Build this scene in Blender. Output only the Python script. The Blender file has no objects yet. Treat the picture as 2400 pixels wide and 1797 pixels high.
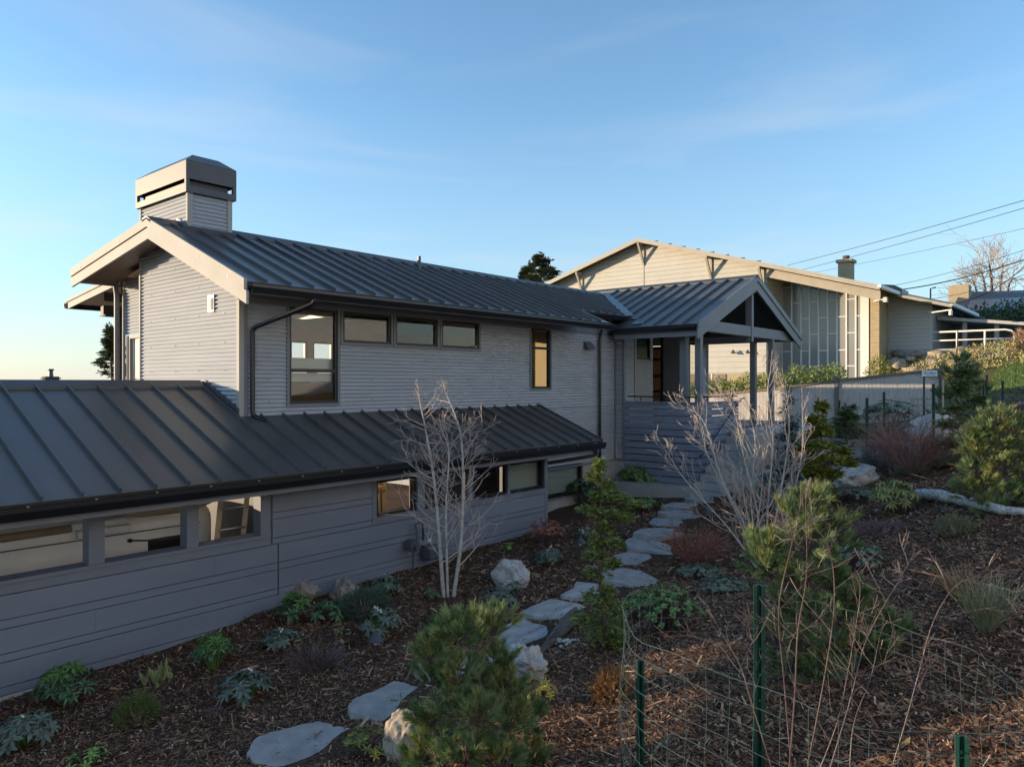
import bpy, bmesh, math, random
import numpy as np
from mathutils import Vector, Matrix
SC = bpy.context.scene
COL = SC.collection
R_ = math.radians
# ------------------------------------------------------------------ camera (z = 0 is the height of the eye)
TH = R_(40.21); CT = math.cos(TH); ST = math.sin(TH); FOC = 1715.0
cd = bpy.data.cameras.new('camera'); cam = bpy.data.objects.new('camera', cd); COL.objects.link(cam)
cam.location = (0, 0, 0); cam.rotation_euler = (R_(90), 0, TH - R_(90))
cd.sensor_fit = 'HORIZONTAL'; cd.sensor_width = 36; cd.lens = FOC / 2400 * 36
cd.clip_start = 0.05; cd.clip_end = 9000; cd.shift_y = -0.0006
SC.camera = cam
# ------------------------------------------------------------------ sky, sun, exposure
SUN = Vector((-0.75, 1.0, 0.143)).normalized()
SUN_EL = math.asin(SUN.z); SUN_AZ = math.atan2(SUN.x, SUN.y)
w = bpy.data.worlds.new('World'); SC.world = w; w.use_nodes = True
nt = w.node_tree; nt.nodes.clear()
def wn(t, **k):
    n = nt.nodes.new(t)
    for a, b in k.items(): setattr(n, a, b)
    return n
sky = wn('ShaderNodeTexSky', sky_type='NISHITA', sun_disc=False, sun_elevation=SUN_EL, sun_rotation=SUN_AZ,
         altitude=60, air_density=1.0, dust_density=0.12, ozone_density=2.6)
tc = wn('ShaderNodeTexCoord'); mp = wn('ShaderNodeMapping'); mp.inputs['Scale'].default_value = (1.0, 1.0, 5.5)
mp.inputs['Rotation'].default_value = (0.10, -0.12, 0.6)
ns = wn('ShaderNodeTexNoise'); ns.inputs['Scale'].default_value = 1.7; ns.inputs['Detail'].default_value = 7; ns.inputs['Roughness'].default_value = 0.52
ns.inputs['Distortion'].default_value = 0.6
cr = wn('ShaderNodeValToRGB'); cr.color_ramp.elements[0].position = 0.50; cr.color_ramp.elements[1].position = 0.85
sx = wn('ShaderNodeSeparateXYZ')
mr = wn('ShaderNodeMapRange'); mr.inputs[1].default_value = 0.0; mr.inputs[2].default_value = 0.36; mr.inputs[3].default_value = 0.9; mr.inputs[4].default_value = 0.25
mul = wn('ShaderNodeMath', operation='MULTIPLY')
mx = wn('ShaderNodeMixRGB'); mx.inputs[2].default_value = (2.05, 2.05, 2.1, 1)
hz = wn('ShaderNodeMapRange'); hz.inputs[1].default_value = 0.0; hz.inputs[2].default_value = 0.34; hz.inputs[3].default_value = 0.65; hz.inputs[4].default_value = 0.0
mx2 = wn('ShaderNodeMixRGB'); mx2.inputs[2].default_value = (1.05, 1.45, 1.95, 1)
bg = wn('ShaderNodeBackground'); bg.inputs[1].default_value = 0.115
ow = wn('ShaderNodeOutputWorld')
L = nt.links.new
L(tc.outputs['Generated'], mp.inputs['Vector']); L(mp.outputs[0], ns.inputs['Vector']); L(ns.outputs['Fac'], cr.inputs[0])
L(tc.outputs['Generated'], sx.inputs[0]); L(sx.outputs['Z'], mr.inputs[0]); L(cr.outputs[0], mul.inputs[0]); L(mr.outputs[0], mul.inputs[1])
L(sx.outputs['Z'], hz.inputs[0]); L(sky.outputs[0], mx2.inputs[1]); L(hz.outputs[0], mx2.inputs[0])
L(mx2.outputs[0], mx.inputs[1]); L(mul.outputs[0], mx.inputs[0]); L(mx.outputs[0], bg.inputs[0]); L(bg.outputs[0], ow.inputs[0])
sl = bpy.data.lights.new('sun', 'SUN'); so = bpy.data.objects.new('sun', sl); COL.objects.link(so)
sl.energy = 2.0; sl.angle = R_(0.6); sl.color = (1.0, 0.76, 0.50)
so.rotation_euler = (-SUN).to_track_quat('-Z', 'Y').to_euler()
vs = SC.view_settings; vs.view_transform = 'Standard'; vs.look = 'None'; vs.gamma = 1; vs.exposure = 1.85; vs.use_curve_mapping = False
SC.cycles.max_bounces = 7; SC.cycles.transparent_max_bounces = 16; SC.cycles.glossy_bounces = 3; SC.cycles.diffuse_bounces = 4
SC.cycles.caustics_reflective = False; SC.cycles.caustics_refractive = False; SC.cycles.sample_clamp_indirect = 6

# ------------------------------------------------------------------ measuring helpers: a ray of the photograph met with a real plane
def ray(u, v):
    t = (u - 1200) / FOC; s = (897 - v) / FOC
    return Vector((CT + ST * t, ST - CT * t, s))
def onY(u, v, Y): r = ray(u, v); return r * (Y / r.y)
def onX(u, v, X): r = ray(u, v); return r * (X / r.x)
def onZ(u, v, Z): r = ray(u, v); return r * (Z / r.z)
def atd(u, v, d): return ray(u, v) * d
# ------------------------------------------------------------------ mesh builder
def frame(d):
    d = Vector(d).normalized()
    a = Vector((0, 0, 1)) if abs(d.z) < 0.9 else Vector((1, 0, 0))
    x = d.cross(a).normalized(); return d, x, x.cross(d).normalized()
ORI = {}
class MB:
    def __init__(s): s.v = []; s.f = []
    def add(s, vs, fs):
        o = len(s.v); s.v += [tuple(p) for p in vs]; s.f += [tuple(i + o for i in f) for f in fs]
    def box(s, x0, x1, y0, y1, z0, z1):
        s.add([(x0,y0,z0),(x1,y0,z0),(x1,y1,z0),(x0,y1,z0),(x0,y0,z1),(x1,y0,z1),(x1,y1,z1),(x0,y1,z1)],
              [(0,3,2,1),(4,5,6,7),(0,1,5,4),(1,2,6,5),(2,3,7,6),(3,0,4,7)]); return s
    def prism(s, pts, vec):
        n = len(pts); vec = Vector(vec); p = [Vector(q) for q in pts]
        nv = Vector((0,0,0))
        for i in range(n): nv += p[i].cross(p[(i+1) % n])
        if nv.dot(vec) > 0: p.reverse()
        s.add(p + [q + vec for q in p], [tuple(range(n))] + [tuple(range(2*n-1, n-1, -1))] + [(i, i+n, (i+1) % n + n, (i+1) % n) for i in range(n)]); return s
    def bar(s, a, b, wd, ht, up=(0,0,1)):
        a = Vector(a); b = Vector(b); d = (b - a).normalized(); x = d.cross(Vector(up))
        if x.length < 1e-4: x = d.cross(Vector((0,1,0)))
        x.normalize(); y = x.cross(d).normalized()
        c = [a - x*wd/2 - y*ht/2, a + x*wd/2 - y*ht/2, a + x*wd/2 + y*ht/2, a - x*wd/2 + y*ht/2]
        return s.prism(c, b - a)
    def tube(s, pts, rad, n=6, cap=True):
        pts = [Vector(p) for p in pts]
        if not hasattr(rad, '__len__'): rad = [rad] * len(pts)
        o = len(s.v); m = len(pts); X = None
        for i, p in enumerate(pts):
            d = (pts[min(i+1, m-1)] - pts[max(i-1, 0)])
            if d.length < 1e-9: d = Vector((0,0,1))
            d.normalize()
            if X is None: _, X, Y = frame(d)
            else:
                X = X - d * X.dot(d)
                if X.length < 1e-6: _, X, _y = frame(d)
                X.normalize(); Y = X.cross(d)
            for k in range(n):
                a = 2 * math.pi * k / n
                q = p + (X * math.cos(a) + Y * math.sin(a)) * rad[i]; s.v.append((q.x, q.y, q.z))
        for i in range(m - 1):
            for k in range(n):
                k2 = (k + 1) % n
                s.f.append((o+i*n+k, o+i*n+k2, o+(i+1)*n+k2, o+(i+1)*n+k))
        if cap and n > 2:
            s.f.append(tuple(o + n - 1 - k for k in range(n))); s.f.append(tuple(o + (m-1)*n + k for k in range(n)))
        return s
    def lathe(s, c, prof, n=16):
        o = len(s.v); m = len(prof)
        for r, z in prof:
            for k in range(n):
                a = 2*math.pi*k/n; s.v.append((c[0]+r*math.cos(a), c[1]+r*math.sin(a), c[2]+z))
        for i in range(m-1):
            for k in range(n):
                k2 = (k+1) % n; s.f.append((o+i*n+k, o+i*n+k2, o+(i+1)*n+k2, o+(i+1)*n+k))
        s.f.append(tuple(o+n-1-k for k in range(n))); s.f.append(tuple(o+(m-1)*n+k for k in range(n))); return s
    def leaf(s, p, d, up, Ln, W, fold=0.25, droop=0.0):
        p = Vector(p); d = Vector(d).normalized(); x = d.cross(Vector(up))
        if x.length < 1e-4: x = d.cross(Vector((1,0,0.2)))
        x.normalize(); nn = x.cross(d)
        m1 = p + d*Ln*0.33 - nn*0; m2 = p + d*Ln*0.72 - nn*droop*Ln*0.3; t = p + d*Ln - nn*droop*Ln
        f = nn * W * fold
        o = len(s.v)
        for q in (p, m1 - x*W*0.42 + f, m1, m1 + x*W*0.42 + f, m2 - x*W*0.46 + f, m2, m2 + x*W*0.46 + f, t): s.v.append((q.x, q.y, q.z))
        s.f += [(o,o+2,o+1),(o,o+3,o+2),(o+1,o+2,o+5,o+4),(o+2,o+3,o+6,o+5),(o+4,o+5,o+7),(o+5,o+6,o+7)]
    def dia(s, p, d, up, Ln, W):
        p = Vector(p); d = Vector(d); x = d.cross(Vector(up)); x = x.normalized() if x.length > 1e-5 else Vector((1,0,0))
        m = p + d*Ln*0.5
        o = len(s.v)
        for q in (p, m - x*W/2, p + d*Ln, m + x*W/2): s.v.append((q.x, q.y, q.z))
        s.f.append((o, o+3, o+2, o+1))
    def needle(s, p, d, Ln, W, side):
        o = len(s.v); q = p + d*Ln; a = p + side*W/2; b = p - side*W/2
        s.v += [(a.x,a.y,a.z),(b.x,b.y,b.z),(q.x,q.y,q.z)]; s.f.append((o,o+1,o+2))
    def build(s, name, mat, parent=None, smooth=False, origin=None, label=None, bevel=0, **tags):
        me = bpy.data.meshes.new(name)
        if parent is not None: O = ORI[parent.name]
        elif origin is not None: O = Vector(origin)
        else: O = Vector((0,0,0))
        vv = np.array(s.v, dtype=np.float64).reshape(-1, 3) - np.array(O)
        me.from_pydata(vv.tolist(), [], s.f); me.materials.append(mat)
        if smooth: me.polygons.foreach_set('use_smooth', [True] * len(me.polygons))
        me.update()
        o = bpy.data.objects.new(name, me); COL.objects.link(o)
        if parent is not None: o.parent = parent
        else: o.location = O
        ORI[o.name] = O
        if bevel:
            b = o.modifiers.new('b', 'BEVEL'); b.width = bevel; b.segments = 2; b.limit_method = 'ANGLE'
        if label: o['label'] = label
        for k, q in tags.items(): o[k] = q
        return o
def thing(name, loc, label, category, group=None):
    o = bpy.data.objects.new(name, None); COL.objects.link(o); o.location = loc; o.empty_display_size = 0.2
    ORI[o.name] = Vector(loc); o['label'] = label; o['category'] = category
    if group: o['group'] = group
    return o
def tag(o, label, category, group=None):
    o['label'] = label; o['category'] = category
    if group: o['group'] = group
    return o
def inst(src, parent, off):
    c = src.copy(); COL.objects.link(c); c.parent = parent; c.location = Vector(src.location) + Vector(off); ORI[c.name] = ORI[src.name]; return c
# ------------------------------------------------------------------ materials
def mat(name, col, rough=0.6, var=0.0, scale=8.0, bump=0.0, bscale=40.0, island=0.0, col2=None, metal=0.0, stretch=None, spec=0.5, trans=0.0, hue=0.0, detail=4, isl_pow=1.0):
    m = bpy.data.materials.new(name); m.use_nodes = True; n = m.node_tree.nodes; l = m.node_tree.links.new
    b = n['Principled BSDF']; b.inputs['Roughness'].default_value = rough; b.inputs['Metallic'].default_value = metal
    b.inputs['Specular IOR Level'].default_value = spec
    c4 = tuple(col) + (1,); d4 = tuple(col2 if col2 else [x * (1 - var) for x in col]) + (1,)
    src = None
    tcn = n.new('ShaderNodeTexCoord'); vec = tcn.outputs['Object']
    if stretch:
        mpn = n.new('ShaderNodeMapping'); mpn.inputs['Scale'].default_value = stretch; l(vec, mpn.inputs[0]); vec = mpn.outputs[0]
    if var or col2:
        tx = n.new('ShaderNodeTexNoise'); tx.inputs['Scale'].default_value = scale; tx.inputs['Detail'].default_value = detail; l(vec, tx.inputs['Vector'])
        rp = n.new('ShaderNodeMapRange'); rp.inputs[1].default_value = 0.32; rp.inputs[2].default_value = 0.68; l(tx.outputs['Fac'], rp.inputs[0])
        mxx = n.new('ShaderNodeMixRGB'); mxx.inputs[1].default_value = c4; mxx.inputs[2].default_value = d4; l(rp.outputs[0], mxx.inputs[0]); src = mxx.outputs[0]
    if island:
        g = n.new('ShaderNodeNewGeometry'); hs = n.new('ShaderNodeHueSaturation')
        r2 = n.new('ShaderNodeMapRange'); r2.inputs[3].default_value = 1 - island; r2.inputs[4].default_value = 1 + island
        pw = n.new('ShaderNodeMath'); pw.operation = 'POWER'; pw.inputs[1].default_value = isl_pow
        l(g.outputs['Random Per Island'], pw.inputs[0]); l(pw.outputs[0], r2.inputs[0]); l(r2.outputs[0], hs.inputs['Value'])
        if hue:
            m3 = n.new('ShaderNodeMath'); m3.operation = 'MULTIPLY'; m3.inputs[1].default_value = 7.31; l(g.outputs['Random Per Island'], m3.inputs[0])
            m4 = n.new('ShaderNodeMath'); m4.operation = 'FRACT'; l(m3.outputs[0], m4.inputs[0])
            r3 = n.new('ShaderNodeMapRange'); r3.inputs[3].default_value = 0.5 - hue; r3.inputs[4].default_value = 0.5 + hue; l(m4.outputs[0], r3.inputs[0]); l(r3.outputs[0], hs.inputs['Hue'])
        if src: l(src, hs.inputs['Color'])
        else: hs.inputs['Color'].default_value = c4
        src = hs.outputs[0]
    if src: l(src, b.inputs['Base Color'])
    else: b.inputs['Base Color'].default_value = c4
    if bump:
        t2 = n.new('ShaderNodeTexNoise'); t2.inputs['Scale'].default_value = bscale; t2.inputs['Detail'].default_value = 5; l(vec, t2.inputs['Vector'])
        bp = n.new('ShaderNodeBump'); bp.inputs['Strength'].default_value = 1.0; bp.inputs['Distance'].default_value = bump; l(t2.outputs['Fac'], bp.inputs['Height']); l(bp.outputs[0], b.inputs['Normal'])
    if trans:
        tr = n.new('ShaderNodeBsdfTranslucent'); ms = n.new('ShaderNodeMixShader'); ms.inputs[0].default_value = trans
        if src: l(src, tr.inputs[0])
        else: tr.inputs[0].default_value = c4
        l(b.outputs[0], ms.inputs[1]); l(tr.outputs[0], ms.inputs[2]); l(ms.outputs[0], n['Material Output'].inputs[0])
    return m
def glass_mat(name, tint=(0.9,0.93,0.93), rough=0.0, ior=1.5):
    m = bpy.data.materials.new(name); m.use_nodes = True; n = m.node_tree.nodes; l = m.node_tree.links.new; n.remove(n['Principled BSDF'])
    t = n.new('ShaderNodeBsdfTransparent'); t.inputs[0].default_value = tint + (1,)
    g = n.new('ShaderNodeBsdfGlossy'); g.inputs['Roughness'].default_value = rough
    ge = n.new('ShaderNodeNewGeometry'); dt = n.new('ShaderNodeVectorMath'); dt.operation = 'DOT_PRODUCT'; l(ge.outputs['Normal'], dt.inputs[0]); l(ge.outputs['Incoming'], dt.inputs[1])
    ab = n.new('ShaderNodeMath'); ab.operation = 'ABSOLUTE'; l(dt.outputs['Value'], ab.inputs[0]); om = n.new('ShaderNodeMath'); om.operation = 'SUBTRACT'; om.inputs[0].default_value = 1.0; l(ab.outputs[0], om.inputs[1])
    pw = n.new('ShaderNodeMath'); pw.operation = 'POWER'; pw.inputs[1].default_value = 5.0; l(om.outputs[0], pw.inputs[0])
    mm = n.new('ShaderNodeMath'); mm.operation = 'MULTIPLY_ADD'; mm.inputs[1].default_value = 0.9; mm.inputs[2].default_value = 0.05; l(pw.outputs[0], mm.inputs[0])
    x = n.new('ShaderNodeMixShader'); l(mm.outputs[0], x.inputs[0]); l(t.outputs[0], x.inputs[1]); l(g.outputs[0], x.inputs[2]); l(x.outputs[0], n['Material Output'].inputs[0]); return m
M = {}
M['roof'] = mat('roof_steel', (0.11,0.105,0.10), 0.34, var=0.3, scale=1.1, bump=0.006, bscale=2.2, spec=0.55, stretch=(1,0.25,1))
M['cap'] = mat('ridge_steel', (0.075,0.078,0.082), 0.42, var=0.1)
M['gutter'] = mat('gutter_steel', (0.013,0.014,0.017), 0.3)
M['corr'] = mat('corrugated_steel', (0.405,0.43,0.47), 0.58, spec=0.25, var=0.10, scale=2.0, stretch=(0.4,0.4,4))
M['trim'] = mat('painted_trim', (0.185,0.195,0.215), 0.5, var=0.10, scale=3, bump=0.001, bscale=60)
M['fascia'] = mat('painted_fascia', (0.40,0.385,0.355), 0.62, spec=0.25, var=0.12, scale=2.5, bump=0.001, bscale=50)
M['siding'] = mat('slate_siding', (0.20,0.226,0.285), 0.6, var=0.2, scale=0.9, bump=0.0012, bscale=90, stretch=(0.5,1,3))
M['dtrim'] = mat('slate_trim', (0.175,0.195,0.24), 0.6, var=0.1, scale=3)
M['slat'] = mat('stained_slats', (0.235,0.265,0.335), 0.62, var=0.30, scale=5, bump=0.002, bscale=30, stretch=(1,0.18,3), spec=0.3)
M['frame'] = mat('black_window_frame', (0.010,0.010,0.012), 0.4)
M['soffit'] = mat('soffit_wood', (0.17,0.125,0.095), 0.5, var=0.2, scale=4)
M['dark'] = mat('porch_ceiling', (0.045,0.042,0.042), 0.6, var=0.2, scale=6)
M['conc'] = mat('concrete', (0.40,0.40,0.385), 0.8, var=0.22, scale=2.5, bump=0.004, bscale=18)
M['glass'] = glass_mat('window_glass', (0.96,0.965,0.955))
M['inceil'] = mat('fir_ceiling', (0.36,0.25,0.15), 0.6, var=0.2, scale=4)
M['inwall'] = mat('cream_plaster', (0.45,0.36,0.22), 0.8, var=0.05)
M['infloor'] = mat('oak_floor', (0.30,0.19,0.10), 0.5, var=0.3, scale=5)
M['white'] = mat('white_paint', (0.78,0.78,0.75), 0.5, var=0.06)
M['blind'] = mat('pale_blind', (0.42,0.50,0.45), 0.8, trans=0.3)
M['steel'] = mat('galvanised_steel', (0.45,0.45,0.46), 0.35, metal=0.9, var=0.2)
M['bluealu'] = mat('valley_flashing', (0.10,0.115,0.14), 0.3, var=0.1)
M['doorwood'] = mat('fir_door', (0.36,0.17,0.07), 0.45, var=0.4, scale=3, stretch=(6,6,0.7))
M['entry'] = mat('entry_siding', (0.30,0.30,0.28), 0.6, var=0.08, scale=3)
M['van'] = mat('van_paint', (0.74,0.75,0.76), 0.28, var=0.04)
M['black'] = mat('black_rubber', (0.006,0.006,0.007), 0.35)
M['shroud'] = mat('chimney_shroud_steel', (0.10,0.098,0.098), 0.5, var=0.15, scale=2, spec=0.4)
M['meter'] = mat('meter_paint', (0.10,0.105,0.12), 0.4, var=0.2)
M['stone'] = mat('flagstone', (0.25,0.245,0.235), 0.75, col2=(0.37,0.36,0.345), scale=5, bump=0.008, bscale=22)
M['stone2'] = mat('wet_flagstone', (0.25,0.245,0.235), 0.6, col2=(0.50,0.49,0.47), scale=2.2, bump=0.008, bscale=18, stretch=(1,3,1))
M['rockw'] = mat('white_granite', (0.46,0.48,0.475), 0.75, col2=(0.22,0.235,0.24), scale=3.2, bump=0.03, bscale=6, detail=9)
M['rockg'] = mat('brown_granite', (0.24,0.21,0.175), 0.85, col2=(0.14,0.13,0.12), scale=5, bump=0.02, bscale=10, detail=8)
M['rockc'] = mat('tan_granite', (0.48,0.42,0.33), 0.8, col2=(0.33,0.28,0.22), scale=5, bump=0.02, bscale=10, detail=8)
M['pebble'] = mat('white_pebble', (0.6,0.56,0.48), 0.6, var=0.2, scale=20)
M['drift'] = mat('driftwood', (0.62,0.60,0.56), 0.8, col2=(0.26,0.24,0.22), scale=5, bump=0.012, bscale=14, stretch=(0.6,6,6), detail=7)
M['drift2'] = mat('dark_driftwood', (0.16,0.145,0.13), 0.85, col2=(0.06,0.052,0.046), scale=5, bump=0.012, bscale=14, stretch=(0.6,6,6), detail=7)
M['bark'] = mat('silver_bark', (0.52,0.49,0.45), 0.75, var=0.35, scale=14, bump=0.003, bscale=60)
M['twig'] = mat('pink_grey_twigs', (0.50,0.42,0.375), 0.7, var=0.25, scale=9)
M['redbark'] = mat('maroon_twigs', (0.085,0.05,0.048), 0.36, col2=(0.18,0.14,0.135), scale=6)
M['pinebark'] = mat('pine_bark', (0.14,0.105,0.085), 0.9, var=0.4, scale=20, bump=0.01, bscale=40)
def leafm(n, c, isl=0.35, hue=0.02, rough=0.5, trans=0.12, spec=0.35): return mat(n, c, rough, island=isl, hue=hue, trans=trans, spec=spec)
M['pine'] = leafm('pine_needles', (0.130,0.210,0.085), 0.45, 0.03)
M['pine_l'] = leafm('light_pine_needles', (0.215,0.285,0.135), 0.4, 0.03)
M['pine_y'] = leafm('yellow_pine_needles', (0.25,0.28,0.10), 0.45, 0.03)
M['cyp'] = leafm('cypress_sprays', (0.178,0.229,0.061), 0.45, 0.035)
M['cyp_y'] = leafm('golden_cypress_sprays', (0.221,0.241,0.050), 0.45, 0.03)
M['hell'] = leafm('hellebore_leaves', (0.125,0.165,0.130), 0.35, 0.02, 0.45)
M['daph'] = leafm('daphne_leaves', (0.116,0.221,0.062), 0.4, 0.03, 0.4)
M['rhod'] = leafm('rhododendron_leaves', (0.152,0.241,0.075), 0.45, 0.04, 0.35)
M['rhod_d'] = leafm('dark_rhododendron_leaves', (0.075,0.139,0.065), 0.45, 0.03, 0.32)
M['rhod_y'] = leafm('olive_rhododendron_leaves', (0.240,0.260,0.089), 0.35, 0.02, 0.4)
M['mound'] = leafm('dwarf_conifer_needles', (0.128,0.178,0.055), 0.45, 0.03)
M['mound_g'] = leafm('grey_green_needles', (0.202,0.231,0.135), 0.4, 0.03)
M['juni'] = leafm('juniper_needles', (0.091,0.152,0.107), 0.45, 0.03)
M['spru'] = leafm('blue_spruce_needles', (0.139,0.203,0.190), 0.45, 0.03)
M['cedar'] = leafm('cedar_needles', (0.152,0.199,0.075), 0.45, 0.04)
M['iris'] = leafm('iris_blades', (0.240,0.297,0.127), 0.3, 0.02)
M['nand'] = leafm('nandina_leaves', (0.328,0.125,0.087), 0.5, 0.05)
M['fresh'] = leafm('fresh_green_leaves', (0.212,0.347,0.087), 0.3, 0.02)
M['boxl'] = leafm('cotoneaster_leaves', (0.152,0.267,0.088), 0.45, 0.03)
M['thyme'] = leafm('blue_green_groundcover', (0.152,0.216,0.148), 0.45, 0.03)
M['orange'] = leafm('bronze_foliage', (0.329,0.189,0.083), 0.4, 0.02)
M['yellow'] = leafm('yellow_foliage', (0.455,0.380,0.076), 0.35, 0.03)
M['lav'] = leafm('lavender_stems', (0.278,0.292,0.164), 0.4, 0.03)
M['heath'] = leafm('purple_heather', (0.216,0.152,0.173), 0.4, 0.04)
M['drygrass'] = leafm('dry_grass', (0.304,0.189,0.108), 0.4, 0.03)
M['barb'] = leafm('barberry_twigs', (0.304,0.171,0.145), 0.5, 0.04)
M['hedge'] = leafm('hedge_leaves', (0.202,0.260,0.067), 0.5, 0.04)
M['hedge_d'] = leafm('dark_hedge_leaves', (0.075,0.107,0.041), 0.5, 0.04)
M['fir'] = leafm('fir_needles', (0.128,0.148,0.071), 0.45, 0.03)
M['fern'] = leafm('dry_bank_plants', (0.385,0.347,0.144), 0.5, 0.06)
M['flower'] = mat('cream_petals', (0.6,0.6,0.42), 0.6)
M['redfl'] = leafm('red_leaves', (0.442,0.063,0.063), 0.3, 0.02)
M['post'] = mat('green_steel_post', (0.010,0.060,0.045), 0.38, var=0.25, scale=8)
M['wire'] = mat('green_wire', (0.10,0.15,0.14), 0.4)
M['stake'] = mat('pale_wood_stake', (0.45,0.37,0.27), 0.7, var=0.2)
M['lamp'] = mat('bronze_lamp', (0.060,0.060,0.068), 0.45, var=0.15)
M['fence'] = mat('weathered_cedar', (0.55,0.52,0.49), 0.8, col2=(0.38,0.36,0.34), scale=4, bump=0.003, bscale=25, stretch=(8,8,0.6))
M['fencecap'] = mat('dark_cedar', (0.20,0.165,0.145), 0.8, var=0.2, scale=6)
M['ch_side'] = mat('cream_siding', (0.50,0.485,0.43), 0.65, var=0.08, scale=1.5)
M['ch_white'] = mat('white_siding', (0.44,0.44,0.43), 0.6, var=0.06)
M['ch_trim'] = mat('cream_trim', (0.42,0.38,0.31), 0.6, var=0.12, scale=3)
M['shingle'] = mat('roof_shingle', (0.10,0.085,0.07), 0.9, var=0.3, scale=10)
M['ch_pan'] = mat('tan_panel', (0.24,0.175,0.11), 0.7, var=0.1)
M['mull'] = mat('white_mullion', (0.74,0.73,0.70), 0.5)
M['chglass'] = mat('tinted_church_glass', (0.27,0.27,0.26), 0.12, spec=0.5)
M['rail'] = mat('white_rail', (0.8,0.78,0.72), 0.45)
M['cable'] = mat('overhead_cable', (0.03,0.03,0.032), 0.6)
M['greyroof'] = mat('grey_metal_roof', (0.09,0.088,0.088), 0.5, var=0.15)
M['solar'] = mat('solar_panel', (0.03,0.032,0.036), 0.25, var=0.1)
M['sign'] = mat('white_sign', (0.75,0.76,0.78), 0.4)
M['ink'] = mat('dark_blue_ink', (0.05,0.07,0.15), 0.5)
def rock_mat(name, c1, c2, vein):
    m = bpy.data.materials.new(name); m.use_nodes = True; n = m.node_tree.nodes; l = m.node_tree.links.new; b = n['Principled BSDF']; b.inputs['Roughness'].default_value = 0.85
    t = n.new('ShaderNodeTexCoord'); a = n.new('ShaderNodeTexNoise'); a.inputs['Scale'].default_value = 3.0; a.inputs['Detail'].default_value = 12; a.inputs['Roughness'].default_value = 0.65; l(t.outputs['Object'], a.inputs['Vector'])
    r = n.new('ShaderNodeValToRGB'); r.color_ramp.elements[0].position = 0.35; r.color_ramp.elements[1].position = 0.62; r.color_ramp.elements[0].color = c2+(1,); r.color_ramp.elements[1].color = c1+(1,); l(a.outputs['Fac'], r.inputs[0])
    w2 = n.new('ShaderNodeMapping'); mxv = n.new('ShaderNodeMixRGB'); mxv.inputs[0].default_value = 0.25; l(t.outputs['Object'], mxv.inputs[1]); l(a.outputs['Color'], mxv.inputs[2])
    v = n.new('ShaderNodeTexVoronoi'); v.feature = 'DISTANCE_TO_EDGE'; v.inputs['Scale'].default_value = 5.0; l(mxv.outputs[0], v.inputs['Vector'])
    vr = n.new('ShaderNodeMapRange'); vr.inputs[1].default_value = 0.0; vr.inputs[2].default_value = 0.035; l(v.outputs['Distance'], vr.inputs[0])
    a2 = n.new('ShaderNodeTexNoise'); a2.inputs['Scale'].default_value = 2.2; l(t.outputs['Object'], a2.inputs['Vector']); g2 = n.new('ShaderNodeMath'); g2.operation = 'GREATER_THAN'; g2.inputs[1].default_value = 0.52; l(a2.outputs['Fac'], g2.inputs[0])
    mm = n.new('ShaderNodeMath'); mm.operation = 'MAXIMUM'; l(vr.outputs[0], mm.inputs[0]); l(g2.outputs[0], mm.inputs[1])
    x = n.new('ShaderNodeMixRGB'); x.inputs[1].default_value = vein+(1,); l(mm.outputs[0], x.inputs[0]); l(r.outputs[0], x.inputs[2]); l(x.outputs[0], b.inputs['Base Color'])
    bp = n.new('ShaderNodeBump'); bp.inputs['Distance'].default_value = 0.03; l(a.outputs['Fac'], bp.inputs['Height']); l(bp.outputs[0], b.inputs['Normal']); return m
M['rockw'] = rock_mat('veined_white_granite', (0.56,0.55,0.52), (0.30,0.30,0.29), (0.13,0.13,0.13)); M['rockg'] = rock_mat('lichen_brown_granite', (0.36,0.31,0.25), (0.20,0.175,0.15), (0.10,0.09,0.08)); M['rockc'] = rock_mat('rough_tan_granite', (0.46,0.38,0.28), (0.30,0.25,0.19), (0.15,0.12,0.10))
def brick_mat():
    m = bpy.data.materials.new('yellow_brick'); m.use_nodes = True; n = m.node_tree.nodes; l = m.node_tree.links.new; b = n['Principled BSDF']; b.inputs['Roughness'].default_value = 0.8
    t = n.new('ShaderNodeTexCoord'); s = n.new('ShaderNodeSeparateXYZ'); c = n.new('ShaderNodeCombineXYZ'); a = n.new('ShaderNodeMath'); a.operation = 'ADD'
    k = n.new('ShaderNodeTexBrick'); k.inputs['Color1'].default_value = (0.50,0.40,0.24,1); k.inputs['Color2'].default_value = (0.40,0.31,0.18,1); k.inputs['Mortar'].default_value = (0.26,0.22,0.16,1)
    k.inputs['Scale'].default_value = 1; k.inputs['Brick Width'].default_value = 0.22; k.inputs['Row Height'].default_value = 0.075; k.inputs['Mortar Size'].default_value = 0.009
    l(t.outputs['Object'], s.inputs[0]); l(s.outputs[0], a.inputs[0]); l(s.outputs[1], a.inputs[1]); l(a.outputs[0], c.inputs[0]); l(s.outputs[2], c.inputs[1]); l(c.outputs[0], k.inputs['Vector']); l(k.outputs[0], b.inputs['Base Color']); return m
M['brick'] = brick_mat()
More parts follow.
